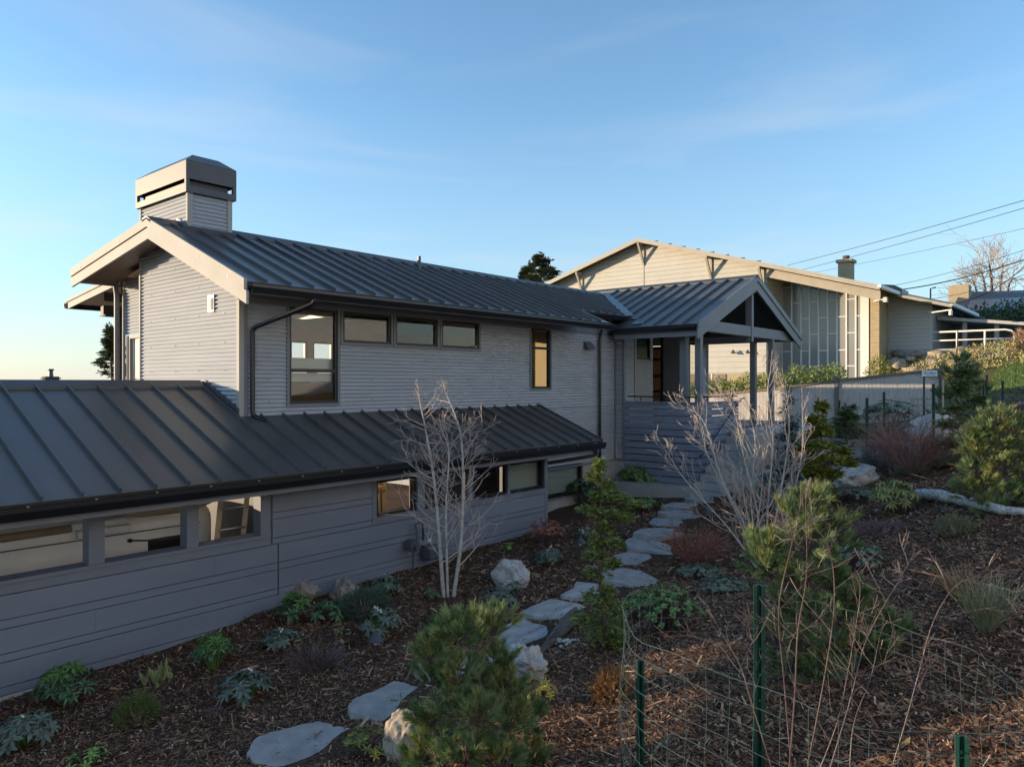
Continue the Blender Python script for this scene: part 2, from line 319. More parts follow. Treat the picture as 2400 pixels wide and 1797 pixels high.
# ------------------------------------------------------------------ terrain
CP = np.array([(-8,9.2,-3.6),(-8,4,-3.0),(-8,-4,-2.0),(2.47,9.35,-3.44),(6,9.35,-3.22),(9,9.35,-3.12),(12.2,9.35,-3.02),(15,10.6,-3.05),(16.6,9,-2.82),
 (3.8,5.6,-3.22),(7,5.66,-3.12),(10,6,-3.0),(12,6.6,-2.93),(15.6,8,-2.82),(3.77,3.56,-2.80),(5.8,4.6,-2.88),(10.4,4.17,-2.72),(13,5,-2.55),(15.4,4.1,-2.05),
 (17.6,4.3,-1.72),(16.6,5.9,-2.35),(12.25,1.47,-1.75),(10.8,1.71,-1.95),(7.2,.92,-2.05),(5.7,1.9,-2.38),(4.5,1.5,-2.4),(4.9,.45,-2.1),(0,0,-1.75),(2,-3,-1.5),(8,-4,-1.2),
 (16,-3,-.8),(20,2,-1.25),(21,5.5,-1.45),(31,10.3,-1.9),(31,5.4,-1.25),(31,14.2,-2.4),(34,2,-.2),(34,-5,1.2),(40,10,-.6),(40,20,-1),(40.5,5.5,0.9),(43,3,1.6),(44,-5,2.5),
 (24,9,-1.75),(26,0,-.6),(10,22,-4.5),(0,22,-5),(25,25,-3.5),(20,-12,-.4),(-8,-12,-1.2)], dtype=float)
def _phi(r2): return 0.5 * r2 * np.log(r2 + 1e-9)
_n = len(CP); _A = np.zeros((_n+3, _n+3)); _d = ((CP[:,None,:2] - CP[None,:,:2])**2).sum(-1)
_A[:_n,:_n] = _phi(_d) + np.eye(_n)*0.3; _A[:_n,_n] = 1; _A[:_n,_n+1:] = CP[:,:2]; _A[_n,:_n] = 1; _A[_n+1:,:_n] = CP[:,:2].T
_w = np.linalg.solve(_A, np.concatenate([CP[:,2], np.zeros(3)]))
def Hn(x, y):
    x = np.asarray(x, float); y = np.asarray(y, float); sh = x.shape; x = x.ravel(); y = y.ravel()
    out = np.empty(len(x))
    xc = np.clip(x, -10, 46); yc = np.clip(y, -14, 27)
    for i in range(0, len(x), 4000):
        a = xc[i:i+4000]; b = yc[i:i+4000]
        r2 = (a[:,None]-CP[None,:,0])**2 + (b[:,None]-CP[None,:,1])**2
        out[i:i+4000] = _phi(r2) @ _w[:_n] + _w[_n] + a*_w[_n+1] + b*_w[_n+2]
    out += 0.025*np.sin(x*2.3+y*1.1)*np.sin(y*2.9-x*0.7)*(np.abs(x-8) < 14) + 0.012*np.sin(x*6.1+2)*np.sin(y*5.3+x)*(np.abs(x-8) < 14)
    dist = np.maximum(np.maximum(-10-x, x-46), np.maximum(-14-y, y-27)); dist = np.maximum(dist, 0)
    far = -4 - 0.10*np.clip(y-27, 0, 300) + 0.06*np.clip(-10-x, -300, 0)*-1*0 - 0.03*np.clip(-10-x, 0, 400) + 0.02*np.clip(-14-y, 0, 200) - 0.02*np.clip(x-46, 0, 300)
    k = np.clip(dist/60, 0, 1); k = k*k*(3-2*k); out = out*(1-k) + far*k
    return out.reshape(sh)
def inside_house(x, y):
    return ((x < 12.0) & (x > -2) & (y > 9.55) & (y < 14)) | ((x > 6.2) & (x < 16.8) & (y > 10.85) & (y < 15)) | ((x > 17.3) & (x < 22.8) & (y > 11.2) & (y < 15)) 
def H(x, y): return float(Hn(np.array([x]), np.array([y]))[0])
def G(u, v, lift=0.0):
    r = ray(u, v); ds = np.arange(2.0, 60.0, 0.02); hz_ = Hn(r.x*ds, r.y*ds); k = np.argmax(r.z*ds < hz_)
    d = ds[k]; return Vector((r.x*d, r.y*d, hz_[k] + lift))
def axis(lo, hi, a, b, fine, coarse, out):
    pts = list(np.arange(a, b+1e-6, fine)); s = coarse; q = b
    while q < hi: q += s; pts.append(q); s *= 1.25 if q > out else 1.06
    s = coarse; q = a
    while q > lo: q -= s; pts.insert(0, q); s *= 1.25 if abs(q) > out else 1.06
    return np.array(pts)
xs = axis(-4000, 4000, -1.0, 21.0, 0.11, 0.3, 60); ys = axis(-4000, 4000, -3.0, 11.0, 0.11, 0.3, 60)
gx, gy = np.meshgrid(xs, ys); gz = Hn(gx, gy); gz[inside_house(gx, gy)] = -4.05
nx, ny = len(xs), len(ys)
vv = np.stack([gx.ravel(), gy.ravel(), gz.ravel()], 1)
ii = np.arange(nx*ny).reshape(ny, nx); q = np.stack([ii[:-1,:-1], ii[:-1,1:], ii[1:,1:], ii[1:,:-1]], -1).reshape(-1, 4)
def grid_mesh(name, vv, q, m):
    me = bpy.data.meshes.new(name); me.vertices.add(len(vv)); me.vertices.foreach_set('co', vv.ravel().astype(np.float32))
    k = q.shape[1]
    me.loops.add(q.size); me.loops.foreach_set('vertex_index', q.ravel().astype(np.int32)); me.polygons.add(len(q))
    me.polygons.foreach_set('loop_start', np.arange(0, q.size, k, dtype=np.int32)); me.polygons.foreach_set('loop_total', np.full(len(q), k, dtype=np.int32))
    me.update(); me.validate(); me.materials.append(m)
    o = bpy.data.objects.new(name, me); COL.objects.link(o); ORI[o.name] = Vector((0,0,0)); return o
def ground_mat():
    m = bpy.data.materials.new('bark_mulch_soil'); m.use_nodes = True; n = m.node_tree.nodes; l = m.node_tree.links.new; b = n['Principled BSDF']; b.inputs['Roughness'].default_value = 0.95
    b.inputs['Specular IOR Level'].default_value = 0.15
    t = n.new('ShaderNodeTexCoord'); v = t.outputs['Object']
    vo = n.new('ShaderNodeTexVoronoi'); vo.inputs['Scale'].default_value = 55; l(v, vo.inputs['Vector'])
    c = n.new('ShaderNodeValToRGB'); e = c.color_ramp.elements; e[0].color = (0.038,0.022,0.015,1); e[1].color = (0.19,0.115,0.075,1); e[0].position = 0.15; e[1].position = 1.0
    l(vo.outputs['Color'], c.inputs[0])
    n2 = n.new('ShaderNodeTexNoise'); n2.inputs['Scale'].default_value = 3.5; n2.inputs['Detail'].default_value = 6; l(v, n2.inputs['Vector'])
    g = n.new('ShaderNodeMixRGB'); g.inputs[1].default_value = (0.06,0.085,0.022,1); g.inputs[2].default_value = (0.16,0.14,0.06,1); l(n2.outputs['Fac'], g.inputs[0])
    s = n.new('ShaderNodeSeparateXYZ'); l(v, s.inputs[0]); mr_ = n.new('ShaderNodeMapRange'); mr_.inputs[1].default_value = 21.5; mr_.inputs[2].default_value = 23.5; l(s.outputs['X'], mr_.inputs[0])
    x = n.new('ShaderNodeMixRGB'); l(mr_.outputs[0], x.inputs[0]); l(c.outputs[0], x.inputs[1]); l(g.outputs[0], x.inputs[2]); l(x.outputs[0], b.inputs['Base Color'])
    bp = n.new('ShaderNodeBump'); bp.inputs['Distance'].default_value = 0.02; l(vo.outputs['Distance'], bp.inputs['Height']); l(bp.outputs[0], b.inputs['Normal']); return m
gr = grid_mesh('ground', vv, q, ground_mat()); gr['kind'] = 'structure'; gr.data.polygons.foreach_set('use_smooth', [True]*len(q))
# ------------------------------------------------------------------ grey house
PT = 0.0678
def corr(name, parent, axis, plane, nrm, a0, a1, z0, z1, holes=(), lim=None, amp=0.0165):
    """corrugated sheet: ridges run along the axis; nrm is +1/-1 outward; holes (a0,a1,z0,z1)"""
    mb = MB(); idx = {}
    def vid(a, i):
        k = (round(a, 4), i)
        if k not in idx:
            z = z0 + i*PT/8; q_ = (z/PT) % 1.0; o = nrm * amp * (-math.cos(math.pi*q_/.26) if q_ < .26 else math.cos(math.pi*(q_-.26)/.74))
            idx[k] = len(mb.v); mb.v.append((a, plane+o, z) if axis == 'x' else (plane+o, a, z))
        return idx[k]
    for i in range(int((z1-z0)/(PT/8))):
        zm = z0 + (i+.5)*PT/8; lo, hi = (a0, a1) if lim is None else lim(zm)
        lo = max(lo, a0); hi = min(hi, a1)
        if hi - lo < 0.02: continue
        iv = [(lo, hi)]
        for h in holes:
            if h[2] < zm < h[3]:
                nv = []
                for s, e in iv:
                    if h[1] <= s or h[0] >= e: nv.append((s, e)); continue
                    if h[0] > s: nv.append((s, h[0]))
                    if h[1] < e: nv.append((h[1], e))
                iv = nv
        for s, e in iv:
            f = (vid(s,i), vid(e,i), vid(e,i+1), vid(s,i+1)); flip = (axis == 'x') == (nrm > 0)
            mb.f.append(f[::-1] if flip else f)
    return mb.build(name, M['corr'], parent, smooth=True)
def wedge(parent, name, x0, x1, eY, eZ, rY, rZ, m, th=0.012, seam=True):
    """one standing seam roof panel, eave (eY,eZ) to ridge (rY,rZ)"""
    mb = MB(); d = Vector((0, rY-eY, rZ-eZ)); nn = Vector((0, -(rZ-eZ), rY-eY)).normalized()
    if nn.z < 0: nn = -nn
    a = Vector((x0+0.002, eY, eZ)); w_ = x1-x0-0.004
    mb.prism([a, a+Vector((w_,0,0)), a+Vector((w_,0,0))+nn*th, a+nn*th], d)
    if seam:
        s = a + nn*th + d.normalized()*0.015; mb.prism([s+Vector((-.011,0,0)), s+Vector((.011,0,0)), s+Vector((.011,0,0))+nn*.052, s+Vector((-.011,0,0))+nn*.052], d*0.985)
    return mb.build(name, m, parent)
house = thing('house', (9, 11, -3.1), 'long dark grey metal-roofed house with corrugated steel walls and gabled porch', 'house')
# --- main roof
MS = 0.42; RY, RZ = 12.7, 2.74; EY = 9.62
def mz(Y): return RZ - MS*(RY-Y)
LY = 16.1; LS = (2.74-2.22)/(LY-RY)
XR = 5.47
mb = MB()
mb.prism([(XR+.03,EY,mz(EY)-.01),(XR+.03,RY,RZ-.01),(XR+.03,LY,2.21),(XR+.03,LY,2.09),(XR+.03,RY,RZ-.16),(XR+.03,EY,mz(EY)-.13)], (15.1-XR-.03,0,0))
mb.prism([(15.1,10.5,mz(10.5)-.01),(15.1,RY,RZ-.01),(15.1,LY,2.21),(15.1,LY,2.09),(15.1,RY,RZ-.16),(15.1,10.5,mz(10.5)-.13)], (7.5,0,0))
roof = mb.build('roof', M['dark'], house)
x = XR + 0.02; k = 0; first = None
seams = [XR+.02] + [5.82 + .4*i for i in range(24)]
for i in range(len(seams)-1):
    x0, x1 = seams[i], min(seams[i+1], 15.1)
    if x0 > 15.05: break
    if x0 > 5.9 and x1 < 6.8 and False: continue
    wedge(roof, 'roof_panel', x0, x1, EY-.03, mz(EY-.03), RY, RZ, M['roof'], seam=i > 0)
x0 = 15.1
while x0 < 19.2:
    x1 = x0+.4; e = max(10.47, x0+.2-6.85)
    wedge(roof, 'roof_panel', x0, x1, e, mz(e), RY, RZ, M['roof']); x0 = x1
mb = MB()
for i in range(28): pass
wedge(roof, 'rear_roof_sheet', XR+.02, 15.1, LY+.02, 2.215, RY, RZ, M['roof'], seam=False)
capm = MB()
for (xa, xb) in ((XR-.02, 6.0), (6.78, 19.6)):
    capm.prism([(xa,RY-.16,mz(RY-.16)+.055),(xa,RY,RZ+.085),(xa,RY+.16,RZ-LS*.16+.075),(xa,RY+.16,RZ-LS*.16+.02),(xa,RY,RZ+.03),(xa,RY-.16,mz(RY-.16)+.012)], (xb-xa,0,0))
capm.build('ridge_cap', M['cap'], roof)
# rake boards on the sunlit gable: trim flashing above, board below
def rake(parent, X, ya, za, yb, zb, h0, h1, th, m, name):
    mb = MB(); mb.prism([(X,ya,za+h0),(X,yb,zb+h0),(X,yb,zb+h1),(X,ya,za+h1)], (th,0,0)); return mb.build(name, m, parent)
rake(house, XR-.02, EY-.05, mz(EY-.05), RY, RZ, -.10, .055, .05, M['fascia'], 'rake_flashing')
rake(house, XR-.02, LY+.04, RZ-LS*(LY+.04-RY), RY, RZ, -.10, .055, .05, M['fascia'], 'rake_flashing')
rake(house, XR+.005, EY-.07, mz(EY-.07), RY, RZ, -.30, -.112, .04, M['fascia'], 'rake_board')
rake(house, XR+.005, LY+.05, RZ-LS*(LY+.05-RY), RY, RZ, -.30, -.112, .04, M['fascia'], 'rake_board')
for yy in (10.0, 10.9, 11.8, 13.2, 13.8, 14.4, 15.0, 15.6):
    z = (mz(yy) if yy < RY else RZ-LS*(yy-RY)) - .05
    MB().tube([(XR-.026,yy,z),(XR-.018,yy,z)], .012, 6).build('screw', M['black'], house)
# soffit boards of the gable overhang (run along the house)
sofA = MB().box(XR+.05, 6.4, 12.71, 12.715, 2.4, 2.41).build('soffit', M['soffit'], house)
yy = RY + .02; i = 0
while yy < LY - .05:
    y1 = min(yy+.135, LY-.01); za = RZ-LS*(yy-RY)-.165; zb = RZ-LS*(y1-RY)-.165
    x1 = 6.34 if yy > 14.2 else 5.99
    MB().prism([(XR+.05,yy,za),(XR+.05,y1-.008,zb),(XR+.05,y1-.008,zb-.018),(XR+.05,yy,za-.018)], (x1-XR-.05,0,0)).build('soffit_board', M['soffit'], sofA); yy = y1
MB().box(XR+.045, 9, LY+.0, LY+.03, 2.0, 2.215).build('rear_fascia', M['trim'], house)
yy = EY+.02
while yy < 10.6:
    y1 = yy+.135; za = mz(yy)-.165; zb = mz(y1)-.165
    MB().prism([(XR+.05,yy,za),(XR+.05,y1-.008,zb),(XR+.05,y1-.008,zb-.018),(XR+.05,yy,za-.018)], (15.0-XR-.05,0,0)).build('soffit_board', M['trim'], sofA); yy = y1
while yy < RY:
    y1 = yy+.135; za = mz(yy)-.165; zb = mz(y1)-.165
    MB().prism([(XR+.05,yy,za),(XR+.05,y1-.008,zb),(XR+.05,y1-.008,zb-.018),(XR+.05,yy,za-.018)], (5.99-XR-.05,0,0)).build('soffit_board', M['soffit'], sofA); yy = y1
# gutters
def gutter(parent, a, b, out, w_=.13, h=.125):
    a = Vector(a); b = Vector(b); o = Vector(out); Z = Vector((0,0,1)); t = .006
    P = [(0,0),(0,-h),(w_*.75,-h),(w_,-h*.35),(w_,0),(w_-.018,0),(w_-.018,-.012),(w_-t*1.2,-.012),(w_-t*1.2,-h*.35),(w_*.75-t,-h+t),(t,-h+t),(t,0)]
    mb = MB(); mb.prism([a + o*p + Z*q_ for p, q_ in P], b-a); return mb.build('gutter', M['gutter'], parent)
def spout(parent, pts, r=.038, m=None):
    P = [Vector(p) for p in pts]; out = [P[0]]
    for i in range(1, len(P)-1):
        a = P[i] + (P[i-1]-P[i]).normalized()*.07; b = P[i] + (P[i+1]-P[i]).normalized()*.07
        for k in range(5): t = k/4; out.append(a*(1-t)**2 + P[i]*2*t*(1-t) + b*t*t)
    out.append(P[-1]); return MB().tube(out, r, 12, cap=False).build('downspout', m or M['gutter'], parent, smooth=True)
gutter(house, (XR+.07, EY+.0, mz(EY)-.035), (15.12, EY+.0, mz(EY)-.035), (0,-1,0))
gutter(house, (15.1, 10.48, mz(10.5)-.03), (17.3, 10.48, mz(10.5)-.03), (0,-1,0))
# --- walls of the upper storey
UY = 10.66; UX = 6.0
WIN = [(6.88,7.845,-.35,1.27,.205),(7.96,9.06,.72,1.27,None),(9.18,10.27,.72,1.27,None),(10.40,11.5,.72,1.27,None),(13.29,14.02,-.13,1.27,.82)]
holes = [(a,b,z0,z1) for a,b,z0,z1,_ in WIN]
wall_s = corr('corrugated_wall', house, 'x', UY, -1, UX+.03, 16.9, -.62, 1.46, holes)
corr('corrugated_wall', house, 'x', UY, -1, 13.3, 16.9, -2.05, -.62)
wall_g = corr('corrugated_wall', house, 'y', UX, -1, UY+.03, 14.17, -.75, 2.75, (), lambda z: (UY+.03 if z < mz(UY)-.17 else RY-(RZ-.17-z)/MS, 14.17 if z < RZ-LS*1.47-.17 else RY+(RZ-.17-z)/LS))
corr('corrugated_wall', house, 'y', 6.35, -1, 14.2, 15.8, .98, 2.45)
corr('corrugated_wall', house, 'y', 16.94, -1, 10.42, UY-.02, -2.05, 1.6)
t = MB()
t.box(UX-.03, UX+.05, UY-.035, UY+.045, -.75, 1.30)
t.build('corner_trim', M['fascia'], house)
MB().box(UX+.052, UX+.12, UY-.03, UY-.012, -.62, 1.3).build('corner_trim', M['trim'], house)
MB().box(UX-.03, UX+.03, 14.17, 14.22, -.75, 2.34).build('corner_trim', M['fascia'], house)
MB().box(UX+.03, 6.36, 14.19, 14.215, -.75, 2.4).build('return_wall', M['trim'], house)
MB().box(6.32, 6.36, 15.78, 15.84, -.75, 2.25).build('corner_trim', M['fascia'], house)
MB().box(16.88, 16.93, UY-.04, UY+.0, -2.06, 1.5).build('corner_trim', M['trim'], house)
MB().box(16.90, 17.0, 10.36, 10.42, -2.06, 1.6).build('corner_trim', M['trim'], house)
MB().box(UX+.05, 16.9, UY-.032, UY-.012, 1.275, 1.44).build('frieze_board', M['trim'], house)
MB().box(UX+.05, 13.5, UY-.05, UY+.0, -.64, -.57).build('base_flashing', M['roof'], house)
MB().box(13.3, 16.95, UY-.03, UY+.0, -2.10, -2.05).build('base_flashing', M['trim'], house)
for a in (7.0, 8.4, 9.6, 11.0, 12.4, 13.1, 14.8): pass
for row, zz in enumerate((-.30, .05, .42, .78, 1.12)):
    for a in ([6.5] if zz > -.2 else [6.5]) + [8.6, 9.9, 11.2, 12.5, 14.5]:
        if any(h[0]-.05 < a < h[1]+.05 and h[2]-.05 < zz < h[3] for h in holes): continue
        MB().tube([(a,UY-.024,zz),(a,UY-.008,zz)], .008, 5).build('screw', M['meter'], wall_s)
for zz in (-.25, .2, .65, 1.12, 1.6, 2.0):
    for a in (11.1, 11.95, 12.8, 13.75):
        if zz > mz(a)-.35 and a < RY: continue
        MB().tube([(UX-.024,a,zz),(UX-.008,a,zz)], .008, 5).build('screw', M['meter'], wall_g)
# --- windows
def window(parent, ax, plane, out, a0, a1, z0, z1, mid=None, fr=.045, fm=None, tm=None, depth=.07, name='window', trim=.05, gm=None, proud=.012):
    def B(mb, p0, p1, q0, q1, r0, r1):
        lo, hi = min(q0,q1), max(q0,q1)
        if ax == 'x': mb.box(p0,p1,lo,hi,r0,r1)
        else: mb.box(lo,hi,p0,p1,r0,r1)
        return mb
    i = plane - out*depth
    f = MB(); B(f,a0,a0+fr,plane,i,z0,z1); B(f,a1-fr,a1,plane,i,z0,z1); B(f,a0+fr,a1-fr,plane,i,z0,z0+fr); B(f,a0+fr,a1-fr,plane,i,z1-fr,z1)
    if mid is not None: B(f,a0+fr,a1-fr,plane+out*.004,i,mid-fr*.6,mid+fr*.6)
    w_ = f.build(name, fm or M['frame'], parent)
    pz = [(z0+fr, z1-fr)] if mid is None else [(z0+fr, mid-fr*.6),(mid+fr*.6, z1-fr)]
    for za, zb in pz:
        g = MB(); B(g,a0+fr,a1-fr,plane-out*.03,plane-out*.036,za,zb); g.build('pane', gm or M['glass'], w_)
    if trim:
        tt = MB(); o2 = plane+out*(proud+.012); B(tt,a0-trim,a0-.001,o2,plane-out*.01,z0-trim,z1); B(tt,a1+.001,a1+trim,o2,plane-out*.01,z0-trim,z1)
        B(tt,a0-.001,a1+.001,o2,plane-out*.01,z0-trim,z0-.001); tt.build('window_trim', tm or M['trim'], w_)
    return w_
for a0,a1,z0,z1,md in WIN: window(house, 'x', UY, -1, a0, a1, z0, z1, md)
wsun = window(house, 'y', 6.35, -1, 14.32, 15.62, -.75, .96, -.02, fr=.06, fm=M['fascia'])
MB().box(6.42, 6.43, 14.4, 15.55, .1, .9).build('roller_blind', M['white'], wsun)
# gable vent, hood vent
v = MB(); v.box(UX-.03, UX-.012, 11.42, 11.62, 1.16, 1.44); vent = v.build('gable_vent', M['white'], house)
for k in range(7): MB().prism([(UX-.034,11.45,1.21+k*.027),(UX-.05,11.45,1.20+k*.027),(UX-.05,11.45,1.21+k*.027),(UX-.034,11.45,1.22+k*.027)], (0,.13,0)).build('louvre', M['meter'], vent)
MB().prism([(15.42,UY-.01,1.06),(15.42,UY-.01,.86),(15.42,UY-.16,.86),(15.42,UY-.13,.93)], (.34,0,0)).build('hood_vent', M['meter'], house)
MB().tube([(11.25,12.25,mz(12.25)),(11.25,12.25,mz(12.25)+.30)], .04, 10).build('vent_pipe', M['meter'], roof)
# downspouts
spout(house, [(6.62,EY-.06,mz(EY)-.15),(6.62,EY-.06,mz(EY)-.23),(6.17,UY-.09,.86),(6.17,UY-.09,-.52),(6.30,UY-.26,-.60)])
spout(house, [(16.07,EY+.9,1.5),(16.07,EY+.9,1.38),(16.07,UY-.08,1.2),(16.07,UY-.08,-3.0)])
spout(house, [(6.25,16.0,2.05),(6.25,16.0,1.96),(6.22,15.86,1.80),(6.22,15.86,-1.0)], .05, M['trim'])
# --- chimney
cz = 3.80
chim = MB().box(6.03, 6.74, 12.38, 14.17, 2.0, 3.62).build('chimney', M['gutter'], house)
c1 = corr('chimney_cladding', chim, 'y', 6.0, -1, 12.38, 14.17, 2.2, 3.26)
corr('chimney_cladding', chim, 'x', 12.35, -1, 6.03, 6.74, 2.4, 3.26)
for bx in ((5.975,6.03,12.325,12.38,2.45,3.27),(6.031,6.07,12.322,12.36,2.52,3.268),(6.71,6.795,12.325,12.38,2.5,3.27),(5.975,6.03,14.16,14.21,2.4,3.27)): MB().box(*bx).build('corner_trim', M['fascia'], chim)
cp = MB(); X0,X1,Y0,Y1 = 5.93,6.85,12.28,14.27
for (za,zb) in ((3.26,3.37),(3.49,3.80)):
    cp.box(X0,X1,Y0,Y0+.02,za,zb); cp.box(X0,X1,Y1-.02,Y1,za,zb); cp.box(X0,X0+.02,Y0+.02,Y1-.02,za,zb); cp.box(X1-.02,X1,Y0+.02,Y1-.02,za,zb)
for a in (X0+.001, X1-.061):
    for b in (Y0+.001, Y1-.061): cp.box(a,a+.06,b,b+.06,3.37,3.49)
cp.build('chimney_shroud', M['shroud'], chim)
h = .17; ins = .22
MB().add if False else None
hp = MB(); hp.add([(X0,Y0,3.805),(X1,Y0,3.805),(X1,Y1,3.805),(X0,Y1,3.805),(X0+ins,Y0+ins,3.805+h),(X1-ins,Y0+ins,3.805+h),(X1-ins,Y1-ins,3.805+h),(X0+ins,Y1-ins,3.805+h)],
    [(3,2,1,0),(0,1,5,4),(1,2,6,5),(2,3,7,6),(3,0,4,7),(4,5,6,7)]); hp.build('chimney_cap', M['roof'], chim)
fl = MB(); fl.prism([(5.9,12.34,mz(12.34)+.02),(6.84,12.34,mz(12.34)+.02),(6.84,12.30,mz(12.34)+.10),(5.9,12.30,mz(12.34)+.10)], (0,-.02,-.02)); fl.prism([(5.965,12.3,mz(12.3)+.02),(5.965,12.7,mz(12.7)+.02),(5.965,12.7,mz(12.7)+.13),(5.965,12.3,mz(12.3)+.13)], (.01,0,0)); fl.build('flashing', M['bluealu'], chim)
# --- canopy on the seaward side
can = MB(); can.prism([(6.3,15.9,2.19),(6.3,18.75,1.86),(6.3,18.75,1.83),(6.3,15.9,2.16)], (5,0,0)); cano = can.build('rear_canopy', M['white'], house)
rake(cano, 6.25, 15.9, 2.20, 18.8, 1.87, -.02, .04, .05, M['fascia'], 'rake_flashing'); rake(cano, 6.27, 15.9, 2.20, 18.7, 1.88, -.17, -.03, .04, M['fascia'], 'rake_board')
gutter(cano, (6.25,18.76,1.84), (11,18.76,1.84), (0,1,0))
cb = MB(); cb.box(6.5,11,16.3,16.36,1.9,2.1); cb.box(6.5,11,17.2,17.26,1.8,1.98); cb.box(6.6,11,17.55,17.7,1.52,1.74); cb.box(6.6,11,17.45,17.8,1.50,1.52); cb.build('beam', M['dark'], cano)
MB().tube([(6.95,17.62,1.5),(6.95,17.62,-5)], .075, 14).build('post', M['meter'], cano, smooth=True)
# --- rooms behind the windows
inn = MB()
inn.box(6.1,16.9,10.78,15.1,-.90,-.86); floor_ = inn.build('interior_floor', M['infloor'], house)
iw = MB(); iw.box(12.3,12.4,10.76,15.1,-.86,1.6); iw.box(16.75,16.85,10.74,15.1,-.86,1.6)
for (a,b,z0,z1) in ((6.4,6.9,-.86,2.2),(8.9,9.8,-.86,2.2),(11.0,12.3,-.86,2.2),(6.9,8.9,1.75,2.2),(6.9,8.9,-.86,-.5),(9.8,11.0,-.86,0),(9.8,11.0,.30,.55),(9.8,11.0,1.0,2.2),(10.3,10.5,0,.3),(10.25,10.42,.55,1.0),(12.4,13.2,-.86,2.2),(15.4,16.8,-.86,2.2),(13.2,15.4,-.86,.1),(13.2,15.4,1.5,2.2)): iw.box(a,b,15.1,15.2,z0,z1)
iw.box(6.06,6.12,10.8,14.1,-.86,1.6)
iw.build('interior_wall', M['inwall'], house)
ce = MB(); ce.prism([(6.1,10.75,mz(10.75)-.20),(6.1,RY,RZ-.20),(6.1,15.1,2.1),(6.1,15.1,2.08),(6.1,RY,RZ-.22),(6.1,10.75,mz(10.75)-.22)], (10.7,0,0)); ce.build('interior_ceiling', M['inceil'], house)
for k in range(4): MB().box(9.0+k*.8,9.12+k*.8,10.8,15.0,1.35,1.5).build('ceiling_beam', M['rhod_d'], house)
MB().box(6.6,12.2,12.9,13.0,1.1,1.3).build('ceiling_beam', M['rhod_d'], house)
for (a,b,z0,z1,md) in ((6.9,8.9,-.5,1.75,.6),(9.8,10.25,.55,1.0,None),(10.42,11.0,.55,1.0,None),(9.8,10.3,0,.3,None),(10.5,11.0,0,.3,None),(13.2,15.4,.1,1.5,None)): window(house,'x',15.2,1,a,b,z0,z1,md,name='rear_window',trim=0)
MB().box(6.93,7.80,10.76,10.775,.25,.42).build('window_shade', M['blind'], house)
MB().box(6.93,7.80,10.76,10.775,.02,.17).build('window_shade', M['blind'], house)
# --- lower volume (carport and plant room)
LYR, LZ = 11.83, -.03; LE = 8.87
def lz(Y): return LZ - .415*(LYR-Y)
mb = MB()
mb.prism([(-1.0,LE,lz(LE)-.012),(-1.0,LYR,LZ-.012),(-1.0,14.0,-.55),(-1.0,14.0,-.67),(-1.0,LYR,LZ-.15),(-1.0,LE,lz(LE)-.13)], (6.99,0,0))
mb.prism([(5.99,LE,lz(LE)-.012),(5.99,UY-.03,lz(UY-.03)-.012),(5.99,UY-.03,lz(UY-.03)-.14),(5.99,LE,lz(LE)-.13)], (7.5,0,0))
lroof = mb.build('lower_roof', M['dark'], house)
x0 = 2.71 - .4*9
while x0 < 13.4:
    x1 = x0+.4
    if x1 <= 5.95: wedge(lroof, 'roof_panel', x0, x1, LE-.03, lz(LE-.03), LYR, LZ, M['roof'])
    elif x0 < 6.0:
        wedge(lroof, 'roof_panel', x0, 5.96, LE-.03, lz(LE-.03), LYR, LZ, M['roof'])
        wedge(lroof, 'roof_panel', 5.96, x1, LE-.03, lz(LE-.03), UY-.05, lz(UY-.05), M['roof'], seam=False)
    else: wedge(lroof, 'roof_panel', x0, min(x1,13.5), LE-.03, lz(LE-.03), UY-.05, lz(UY-.05), M['roof'])
    x0 = x1
wedge(lroof, 'rear_roof_sheet', -1, 5.98, 14.02, -.55, LYR, LZ, M['roof'], seam=False)
MB().prism([(-1,LYR-.19,lz(LYR-.19)+.055),(-1,LYR,LZ+.075),(-1,LYR+.19,LZ+.03),(-1,LYR+.19,LZ-.03),(-1,LYR,LZ+.02),(-1,LYR-.19,lz(LYR-.19)+.014)], (6.95,0,0)).build('ridge_cap', M['cap'], lroof)
MB().prism([(5.955,LYR-.1,lz(LYR-.1)+.03),(5.955,UY-.04,lz(UY-.04)+.03),(5.955,UY-.04,lz(UY-.04)+.13),(5.955,LYR-.1,lz(LYR-.1)+.13)], (.02,0,0)).build('flashing', M['cap'], lroof)
MB().prism([(13.49,LE-.05,lz(LE-.05)-.1),(13.49,UY-.03,lz(UY-.03)-.1),(13.49,UY-.03,lz(UY-.03)+.05),(13.49,LE-.05,lz(LE-.05)+.05)], (.04,0,0)).build('rake_flashing', M['cap'], lroof)
gutter(lroof, (-1,LE,lz(LE)-.035), (13.52,LE,lz(LE)-.035), (0,-1,0), .14, .135)
for i in range(18):
    xx = 1.9 + .66*i
    if xx < 13.4: MB().tube([(xx,LE-.125,lz(LE)-.034),(xx,LE-.125,lz(LE)-.022)], .016, 7).build('gutter_screw', M['steel'], lroof)
LW = 9.35
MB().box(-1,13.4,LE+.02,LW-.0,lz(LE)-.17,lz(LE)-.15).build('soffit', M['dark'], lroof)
MB().box(-1,13.45,LE+.0,LE+.02,lz(LE)-.25,lz(LE)-.135).build('eave_fascia', M['dtrim'], lroof)
lw = MB(); lw.box(-1,12.15,LW+.02,LW+.14,-1.58,-1.42); lw.box(-1,5.6,LW+.02,LW+.14,-3.6,-2.18); lw.box(5.72,7.6,LW+.02,LW+.14,-3.4,-1.58); lw.box(7.6,12.15,LW+.02,LW+.14,-3.4,-2.2)
lw.box(12.05,12.15,LW+.14,UY,-3.3,-1.0)
lwall = lw.build('lower_wall', M['dtrim'], house)
MB().box(-1,12.2,LW-.012,LW+.02,-1.585,-1.40).build('header_board', M['dtrim'], house)
